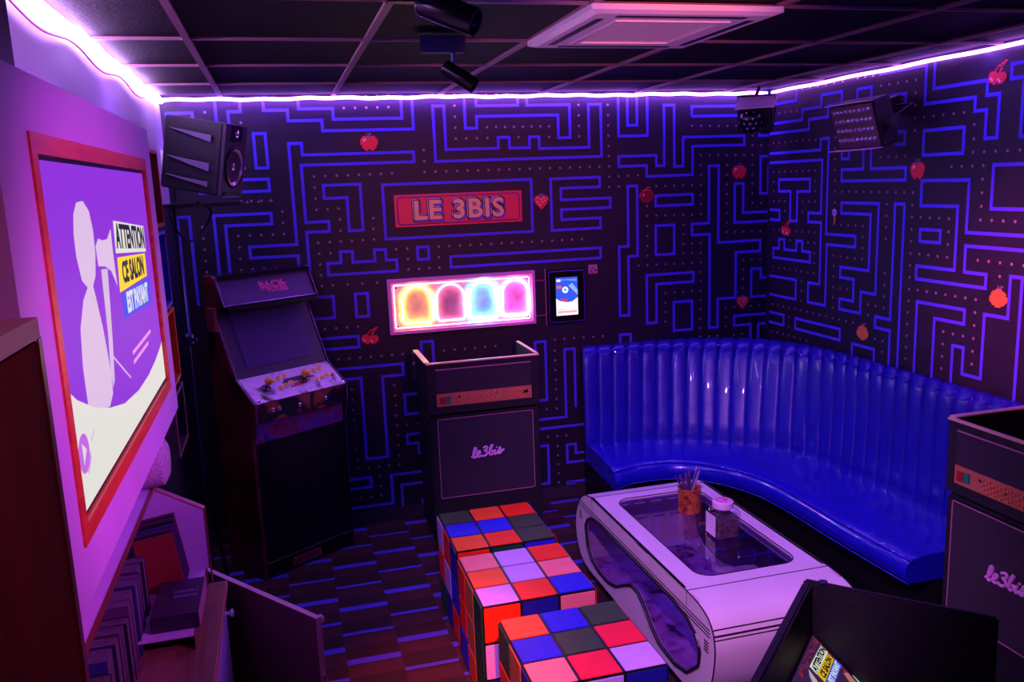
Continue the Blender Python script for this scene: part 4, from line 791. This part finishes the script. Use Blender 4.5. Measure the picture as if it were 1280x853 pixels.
for c_ in range(31):       # scalloped seam stitched across the top of each channel
    q = []
    for k in range(9):
        i = c_*8+k; f_ = .46+.09*math.sin(PI*k/8); p = R_[i].lerp(J_[i], f_); d_ = (J_[i]-R_[i]).normalized(); q.append((p.x+d_.x*.008, p.y+d_.y*.008, .958-.030*math.sin(PI*k/8)))
    MB().tube(q, .0030, 5).build('channel_seam', PIPG, t, smooth=True)
# ---------------------------------------------------------------- big board with screen on the left wall
t = thing('screen_board', 'large white board on the left wall framing a lit poster screen', 'display', (-0.45, 2.02, 1.76))
BX = -0.350
by0, by1, bz0, bz1 = 1.285, 2.765, 1.340, 2.185
sy0, sy1, sz0, sz1 = 1.485, 2.600, 1.472, 2.055
m = MB(); rc = lambda x, a, b_, c_, d: [(x, a, c_), (x, b_, c_), (x, b_, d), (x, a, d)]
m.ring(rc(BX, by0, by1, bz0, bz1), rc(BX, sy0-.03, sy1+.03, sz0-.03, sz1+.03)); m.ring(rc(BX, by0, by1, bz0, bz1), rc(XL, by0, by1, bz0, bz1))
m.ring(rc(BX, sy0-.03, sy1+.03, sz0-.03, sz1+.03), rc(BX-.05, sy0-.03, sy1+.03, sz0-.03, sz1+.03)); m.build('board', PANELW, t)
for a, b_, c_, d in ((sy0-.040, sy1+.036, sz0-.040, sz0-.008), (sy0-.040, sy1+.036, sz1+.008, sz1+.040), (sy0-.040, sy0-.008, sz0-.008, sz1+.008), (sy1+.008, sy1+.036, sz0-.008, sz1+.008)):
    MB().box(BX-.02, BX+.004, a, b_, c_, d).build('frame_bar', REDW, t)
m = MB(); m.ring(rc(BX-.005, sy0-.012, sy1+.012, sz0-.012, sz1+.012), rc(BX-.005, sy0, sy1, sz0, sz1)); m.build('screen_edge', KG, t)
SXp = BX-.0045
def sq(nm, pts, col, st, lay=0, par=None): return MB().prism([(SXp+.0005*lay, a, c_) for a, c_ in pts], (.0003, 0, 0)).build(nm, emis('lit_'+nm, col, st), par or t)
dsp = sq('display', [(sy0, sz0), (sy1, sz0), (sy1, sz1), (sy0, sz1)], (0.30, 0.030, 0.78), 0.85)
arc = [(1.485, 1.690), (1.547, 1.657), (1.662, 1.616), (1.803, 1.580), (1.954, 1.552), (2.147, 1.538), (2.31, 1.540), (2.45, 1.552), (2.57, 1.570), (2.60, 1.578)]
sq('display_white', [(sy0, sz0), (sy1, sz0)]+arc[::-1], (0.80, 0.78, 0.72), 0.95, 1, dsp)
FIG = (0.84, 0.60, 0.88)
sq('poster_figure', [(1.700, 1.965), (1.735, 1.986), (1.79, 1.988), (1.835, 1.968), (1.85, 1.930), (1.845, 1.885), (1.82, 1.842), (1.79, 1.828), (1.74, 1.828), (1.70, 1.845), (1.680, 1.89), (1.682, 1.93)], FIG, 0.85, 1, dsp)
sq('poster_figure', [(1.745, 1.83), (1.785, 1.83), (1.80, 1.800), (1.825, 1.745), (1.84, 1.69), (1.85, 1.64), (1.845, 1.60), (1.80, 1.583), (1.72, 1.598), (1.622, 1.628), (1.620, 1.70), (1.640, 1.765), (1.69, 1.81)], FIG, 0.85, 1, dsp)
sq('poster_figure', [(1.856, 1.898), (1.890, 1.912), (1.93, 1.906), (1.985, 1.906), (2.035, 1.925), (2.030, 1.87), (2.035, 1.80), (1.985, 1.838), (1.93, 1.852), (1.86, 1.858)], (0.85, 0.62, 0.90), 0.85, 1, dsp)
sq('poster_figure', [(1.880, 1.850), (1.945, 1.846), (1.925, 1.77), (1.905, 1.70), (1.875, 1.620), (1.852, 1.61), (1.848, 1.65), (1.868, 1.72)], FIG, 0.8, 2, dsp)
sq('poster_stick', [(1.861, 1.679), (1.865, 1.682), (2.062, 1.588), (2.056, 1.586)], (0.85, 0.6, 0.95), 0.9, 2, dsp)
def wtext(body, pts, size, col, sxx, ly, lz, ang=0, bold=.0028, par=dsp, nm='poster_text'):
    a = math.radians(ang); m = text_mb(body, size, .0002, bold, sx=sxx)
    m.xf(frame((SXp+.0018, ly, lz), (0, math.cos(a), math.sin(a)), (0, -math.sin(a), math.cos(a)))).build(nm, emis('lit_'+nm+body[:2], col, .8), par)
sq('poster_label_white', [(2.062, 1.870), (2.500, 1.845), (2.508, 1.913), (2.075, 1.942)], (0.80, 0.80, 0.72), 0.95, 2, dsp)
wtext('ATTENTION', None, .075, (0.005, 0.005, 0.01), .98, 2.288, 1.892, -3.6)
sq('poster_label_yellow', [(2.055, 1.783), (2.470, 1.782), (2.475, 1.842), (2.072, 1.860)], (1.0, 0.72, 0.0), 0.95, 2, dsp)
wtext('CE SALON', None, .066, (0.005, 0.005, 0.01), 1.03, 2.268, 1.816, -1.4)
sq('poster_label_blue', [(2.072, 1.722), (2.480, 1.706), (2.500, 1.774), (2.082, 1.779)], (0.03, 0.08, 0.85), 0.95, 2, dsp)
wtext('EST PAYANT', None, .064, (0.9, 0.9, 1.0), .90, 2.285, 1.744, -1.6)
for dz_, w_ in ((0, .30), (-.022, .24)): sq('poster_small_text', [(2.120, 1.628+dz_), (2.120+w_, 1.634+dz_), (2.120+w_, 1.643+dz_), (2.120, 1.637+dz_)], (0.95, 0.35, 0.85), 0.9, 2, dsp)
sq('poster_emblem', [(1.545+.040*math.cos(k*PI/12), 1.563+.034*math.sin(k*PI/12)) for k in range(24)], (0.60, 0.15, 0.80), 0.9, 2, dsp)
sq('poster_emblem_mark', [(1.535, 1.583), (1.563, 1.565), (1.535, 1.545)], (0.80, 0.75, 0.85), 0.9, 3, dsp)
for k in range(6): sq('poster_emblem_ray', [(1.558+k*.006, 1.522-k*.001+.004*k), (1.561+k*.006, 1.522+.004*k), (1.556+k*.007, 1.538+.003*k), (1.553+k*.007, 1.538+.003*k)], (0.60, 0.15, 0.80), 0.9, 2, dsp)
sq('poster_small_text', [(1.605, 1.565), (1.64, 1.575), (1.64, 1.583), (1.605, 1.573)], (0.75, 0.6, 0.8), 0.9, 2, dsp)

# ---------------------------------------------------------------- wall cubbies beyond the board
for nm, z0, z1, y1_, ci_, ce, lab in (('red', 1.880, 2.158, 3.528, (0.22, 0.010, 0.010), (0.60, 0.05, 0.03), 'dark red open wall box, topmost beside the screen board'),
        ('blue', 1.580, 1.862, 3.505, (0.04, 0.05, 0.42), (0.14, 0.12, 0.60), 'blue open wall box below the dark red one'),
        ('orange', 1.290, 1.565, 3.520, (0.75, 0.14, 0.01), (0.95, 0.26, 0.03), 'orange open wall box below the blue one'),
        ('black', 1.035, 1.262, 3.540, (0.05, 0.035, 0.05), (0.35, 0.14, 0.16), 'black open wall box, lowest of the four')):
    t = thing('wall_box', lab, 'shelf', (-0.48, y1_-.14, z0)); mi = mat('box_'+nm, ci_, 0.5); me_ = mat('box_edge_lit_'+nm, ce, 0.4); y0_ = y1_-.30; xf_ = -0.42
    for a in ((y0_, y1_, z0, z0+.012), (y0_, y1_, z1-.012, z1), (y0_, y0_+.012, z0+.012, z1-.012), (y1_-.012, y1_, z0+.012, z1-.012)):
        p_ = MB().box(XL+.001, xf_-.003, *a).build('side_board', mi, t); MB().box(xf_-.003, xf_, *a).build('front_edge', me_, p_)  # light on the front edges painted in as a brighter colour
    MB().box(XL+.001, XL+.008, y0_, y1_, z0, z1).build('back_board', mi, t)

# ---------------------------------------------------------------- shelf unit under the board
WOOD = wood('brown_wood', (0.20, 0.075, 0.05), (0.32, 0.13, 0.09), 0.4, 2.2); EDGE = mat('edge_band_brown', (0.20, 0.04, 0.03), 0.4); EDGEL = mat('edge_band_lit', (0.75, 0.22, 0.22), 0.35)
t = thing('shelf_unit', 'long low white and wood shelf unit under the screen board with open doors', 'cabinet', (-0.45, 2.1, 0))
MB().box(XL+.002, -.264, 1.2, 2.785, .710, .735).build('worktop', WOOD, t)
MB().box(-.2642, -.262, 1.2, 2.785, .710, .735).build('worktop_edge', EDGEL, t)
MB().box(XL+.002, -.292, 1.2, 2.77, .05, .710).build('carcass', mat('carcass_dark', (0.05, 0.03, 0.04), 0.5), t)
MB().box(XL+.002, -.323, 2.40, 2.80, .736, .776).build('bin_base', mat('base_dark', (0.006, 0.004, 0.006), 0.5), t)
MB().box(XL+.002, -.325, 2.36, 2.80, .776, .782).build('bin_floor', PANELW, t)
MB().box(-.325, -.3225, 2.36, 2.815, .737, .782).build('bin_edge', EDGE, t)
ep = [(XL+.002, 1.095), (-.459, 1.079), (-.310, .990), (-.310, .782), (XL+.002, .782)]
MB().prism([(x, 2.80, z) for x, z in ep], (0, .018, 0)).build('end_panel', PANELW, t)
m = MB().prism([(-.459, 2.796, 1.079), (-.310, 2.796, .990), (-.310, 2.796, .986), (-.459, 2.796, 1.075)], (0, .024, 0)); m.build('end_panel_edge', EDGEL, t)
MB().box(-.311, -.308, 2.796, 2.82, .70, .990).build('end_panel_front_edge', EDGE, t)
MB().box(XL+.002, -.461, 1.6, 2.80, 1.062, 1.080).build('top_shelf', PANELW, t)
MB().box(-.461, -.458, 1.6, 2.80, 1.060, 1.081).build('top_shelf_edge', EDGE, t)
for y_, kn in ((2.765, 2.70), (2.26, 2.19)):
    d = MB().bbox(-.289, -.272, y_-.50, y_-.008, .06, .700, .002).build('door', PANELW, t)
    MB().lathe([(.006, 0), (.005, .012), (.013, .020), (.013, .026), (.001, .030)], (-.272, kn, .660), (1, 0, 0), 14).build('knob', CREAM, d, smooth=True)
MB().box(XL+.002, -.37, 2.83, 3.06, 0, .68).build('end_cabinet', mat('end_cabinet_dark', (0.02, 0.012, 0.02), 0.5), t)
hp, he = Vector((-.352, 3.025, 0)), Vector((.016, 2.53, 0)); dv = (he-hp).normalized(); nv = Vector((-dv.y, dv.x, 0))
d = MB().prism([hp+nv*a+dv*b_+Vector((0, 0, .05)) for a, b_ in ((-.009, 0), (.009, 0), (.009, (he-hp).length), (-.009, (he-hp).length))], (0, 0, .632)).build('open_door', wood('door_plum', (0.17, 0.06, 0.08), (0.22, 0.08, 0.10), 0.5, 1.2, 2), t)
MB().prism([hp+nv*a+dv*b_+Vector((0, 0, .682)) for a, b_ in ((-.0092, 0), (.0092, 0), (.0092, (he-hp).length), (-.0092, (he-hp).length))], (0, 0, .002)).build('door_top_edge', mat('edge_pale', (0.80, 0.45, 0.60), 0.4), d)
MB().prism([he+nv*a+dv*b_+Vector((0, 0, .05)) for a, b_ in ((-.0094, 0), (.0094, 0), (.0094, .002), (-.0094, .002))], (0, 0, .634)).build('door_end_edge', bpy.data.materials['edge_pale'], d)
MB().lathe([(.006, 0), (.005, .012), (.014, .020), (.014, .027), (.001, .031)], he-dv*.03+nv*.009+Vector((0, 0, .655)), nv, 14).build('knob', CREAM, d, smooth=True)
MB().lathe([(.006, 0), (.005, .008), (.008, .014), (.001, .016)], he+Vector((0, 0, .48)), dv, 12).build('latch', METAL, d, smooth=True)

# books and records
PAGE = mat('pages', (0.13, 0.08, 0.13), 0.7, noise=.35, nscale=90, bump=.5, bscale=200)
def book(x0, x1, y0, y1, z0, z1, mc, lab, grp, lean=0, base=None):
    o = thing('boxed_record', lab, 'record', ((x0+x1)/2, (y0+y1)/2, z0), (0, lean, 0), grp)
    hx_, hy_, h_ = (x1-x0)/2, (y1-y0)/2, z1-z0
    MB().box(-hx_, hx_, -hy_, -hy_+.002, 0, h_).build('cover', mc, o, local=True); MB().box(-hx_, hx_, hy_-.002, hy_, 0, h_).build('cover', mc, o, local=True)
    MB().box(-hx_, hx_-.002, -hy_+.002, hy_-.002, .002, h_-.002).build('pages', PAGE if h_ > 0 else mc, o, local=True)
    return o
random.seed(12)
CV = [mat('cover_black', (0.015, 0.012, 0.02), 0.3), mat('cover_plum', (0.10, 0.03, 0.12), 0.35), mat('cover_navy', (0.03, 0.03, 0.20), 0.35), mat('cover_brown_red', (0.28, 0.025, 0.03), 0.4)]
y = 2.56; i = 0; H_ = [.245, .245, .24, .242, .236, .238, .21, .212, .235, .232, .23, .2, .205, .225]
while y > 1.75:
    th = [.042, .060, .036, .052, .070, .045][i % 6]
    mc = CV[[0, 1, 0, 2, 0, 1, 0][i % 7]]
    NTH = ['farthest', 'second', 'third', 'fourth', 'fifth', 'sixth', 'seventh', 'eighth', 'ninth', 'tenth', 'eleventh', 'twelfth', 'thirteenth', 'fourteenth', 'fifteenth', 'sixteenth', 'seventeenth', 'eighteenth', 'nineteenth', 'twentieth'][i]
    labs = {0: ('black cased record in the upright row on the wood top', 'black records in the row under the board'), 1: ('plum cased record in the upright row on the wood top', 'plum records in the row under the board'), 2: ('navy cased record in the upright row on the wood top', 'navy records in the row under the board')}
    k = [0, 1, 0, 2, 0, 1, 0][i % 7]
    book(-.535+.0, -.462-(.006 if i % 3 == 1 else 0), y-th, y-.002, .736, .736+H_[i % 14]-.03, mc, ['black', 'plum', 'navy'][k]+' boxed record, '+NTH+' from the bin end in the upright row on the wood top', 'upright records in the row under the board'); y -= th; i += 1
y = 2.785
for i, (th, k, zt_) in enumerate([(.022, 0, .205), (.016, 1, .200), (.014, 0, .198), (.018, 2, .190), (.016, 1, .185), (.014, 0, .185), (.020, 3, .180)]):
    book(-.485, -.372, y-th, y-.002, .783, .783+zt_, CV[k], ['black record leaning at the back of the open bin', 'plum record leaning in the open bin', 'black record in the middle of the open bin', 'navy record leaning in the open bin', 'plum record just behind the dark red one in the bin', 'black record second behind the dark red one in the bin', 'dark red record with marked cover, front of the leaning ones in the bin'][i], 'records leaning in the bin', math.radians(-8)); y -= th+.001
t = thing('flat_record_case', 'black embossed case lying flat at the front of the bin', 'case', (-.374, 2.51, .783))
MB().bbox(-.440, -.310, 2.392, 2.632, .784, .830, .004).build('case', mat('case_black', (0.03, 0.02, 0.05), 0.3, bump=.2, bscale=60), t)
MB().box(-.311, -.3085, 2.395, 2.63, .786, .829).build('case_edge', mat('case_edge_pink', (0.5, 0.2, 0.35), 0.3), t)
for k, tx in enumerate(['LIVRET', 'PARTY']):
    pass
for k in range(2):
    for q in range(7): MB().box(-.39+q*.010, -.383+q*.010, 2.505+k*.03, 2.520+k*.03, .8302, .831).build('embossed_mark', mat('emboss_lilac', (0.18, 0.10, 0.28), 0.3), t)
# pale round cushion on the shelf top
solo('round_cushion', 'pale speckled rounded cushion lying on the top shelf under the board', 'cushion', MB().lathe([(.001, 0), (.05, .002), (.078, .02), (.085, .05), (.078, .085), (.05, .10), (.001, .102)], (-.500, 2.80, 1.166), (1, 0, 0.0), 26), mat('cushion_pale', (0.6, 0.45, 0.6), 0.7, noise=.4, nscale=150), (-.45, 2.80, 1.08), True)

# ---------------------------------------------------------------- tall dark cabinet at the left edge
t = thing('tall_cabinet', 'tall dark red wooden cabinet at the left edge, close to the camera', 'cabinet', (-.36, .5, 0))
DR = wood('dark_red_wood', (0.10, 0.005, 0.003), (0.15, 0.008, 0.004), 0.8, 1.5, 2); DR.node_tree.nodes['Principled BSDF'].inputs['Specular IOR Level'].default_value = 0.08
MB().bbox(-.54, -.2, .25, .778, .0, 1.880, .003).build('body', DR, t)
MB().box(-.54, -.1995, .25, .779, 1.880, 1.897).build('top_board', mat('top_board_lit_pink', (0.50, 0.30, 0.36), 0.5), t)  # pink light falling on the top put into its colour
MB().box(-.2, -.1985, .768, .779, .0, 1.88).build('edge_band', mat('edge_dark_red', (0.14, 0.015, 0.01), 0.4), t)

# ---------------------------------------------------------------- foreground game cabinet with recessed screen
u_ = Vector((.694, -.720, 0)).normalized(); w_ = Vector((-u_.y, u_.x, 0)).normalized()*-1     # u: side panel to the right, w: towards the camera
rz = math.atan2(u_.y, u_.x)
A_ = Vector((1.307, 1.890, 0))
t = thing('game_cabinet', 'black open-topped game cabinet with recessed lit screen at the bottom right edge', 'game cabinet', A_, (0, 0, rz))
# local: +x along u, -y along w
FK = mat('cabinet_black', (0.006, 0.005, 0.011), 0.4, noise=.4, nscale=80, bump=.3, bscale=400)
MB().bbox(0, .463, -.022, 0, .0, .90, .006).build('side_panel', FK, t, local=True)
MB().bbox(0, .463, -.62, -.598, .0, .90, .006).build('side_panel', FK, t, local=True)
o = t.children
MB().bbox(0, .025, -.598, -.022, .0, .90, .006).build('back_panel', FK, t, local=True)
ca, sa = math.cos(math.radians(41.4)), math.sin(math.radians(41.4))
def sp3(a, v_, h_=0): return (.027+v_*ca+h_*sa, -.024-a, .752-v_*sa+h_*ca)     # a along w, v down the screen
MB().prism([sp3(0, 0, -.004), sp3(.572, 0, -.004), sp3(.572, .42, -.004), sp3(0, .42, -.004)], (0, 0, -.01)).build('screen_bezel', KG, t, local=True)
def fs_(nm, pts, col, st, lay, par=None): return MB().prism([sp3(a, v_, .0006*lay) for a, v_ in pts], (0, 0, .0003)).build(nm, emis('lit_'+nm, col, st), par or t, local=True)
D2 = fs_('display', [(.004, .004), (.56, .004), (.56, .40), (.004, .40)], (0.045, 0.012, 0.07), 0.9, 1)
random.seed(5)
for k in range(46): a = random.uniform(.006, .20); v0 = random.uniform(.006, .020); fs_('crowd_mark', [(a, v0), (a+.004, v0), (a+.004, v0+random.uniform(.004, .012)), (a, v0+.003)], (0.30, 0.02, 0.03), 0.8, 2, D2)
for k in range(18): v0 = random.uniform(.02, .15); a = random.uniform(.004, .012); fs_('crowd_mark', [(a, v0), (a+.010, v0), (a+.010, v0+.004), (a, v0+.003)], (0.35, 0.03, 0.04), 0.8, 2, D2)
fs_('label_white', [(.012, .0345), (.135, .0295), (.137, .0545), (.012, .0585)], (0.72, 0.78, 0.66), 0.9, 3, D2)
fs_('label_yellow', [(.018, .0585), (.135, .0560), (.135, .081), (.016, .081)], (0.85, 0.52, 0.01), 0.85, 3, D2)
fs_('label_blue', [(.012, .083), (.130, .083), (.128, .106), (.006, .106)], (0.03, 0.09, 0.75), 0.9, 3, D2)
fs_('poster_shape', [(.150, .030), (.17, .040), (.20, .075), (.19, .09), (.158, .060)], (0.55, 0.45, 0.55), 0.8, 3, D2)
fs_('poster_shape', [(.030, .118), (.012, .128), (.02, .19), (.06, .19)], (0.55, 0.18, 0.14), 0.8, 3, D2)
fs_('poster_shape', [(.002, .142), (-.0, .146), (.0, .19), (.012, .19)], (0.50, 0.70, 0.55), 0.8, 3, D2)
def ftext(body, a, v_, size, col, sxx):
    R0 = Vector(sp3(a, v_, .0032)); xd = Vector((0, 1, 0)); yd = Vector((-ca, 0, sa))
    text_mb(body, size, .0001, .0012, sx=sxx).xf(frame(R0, xd, yd)).build('label_text', emis('lit_ft'+body[:2], col, .8), D2, local=True)
ftext('ATTENTION', .074, .044, .024, (0.01, 0.01, 0.01), .88)
ftext('CE SALON', .076, .0695, .024, (0.01, 0.01, 0.01), .88)
ftext('EST PAYANT', .067, .0945, .023, (0.7, 0.78, 0.9), .78)
MB().bbox(.40, .463, -.598, -.022, .0, .47, .004).build('front_body', FK, t, local=True)
MB().lathe([(.012, 0), (.012, .004), (.001, .006)], (.05, -.011, .90), n=12).build('rim_bolt', METB, t, local=True, smooth=True)
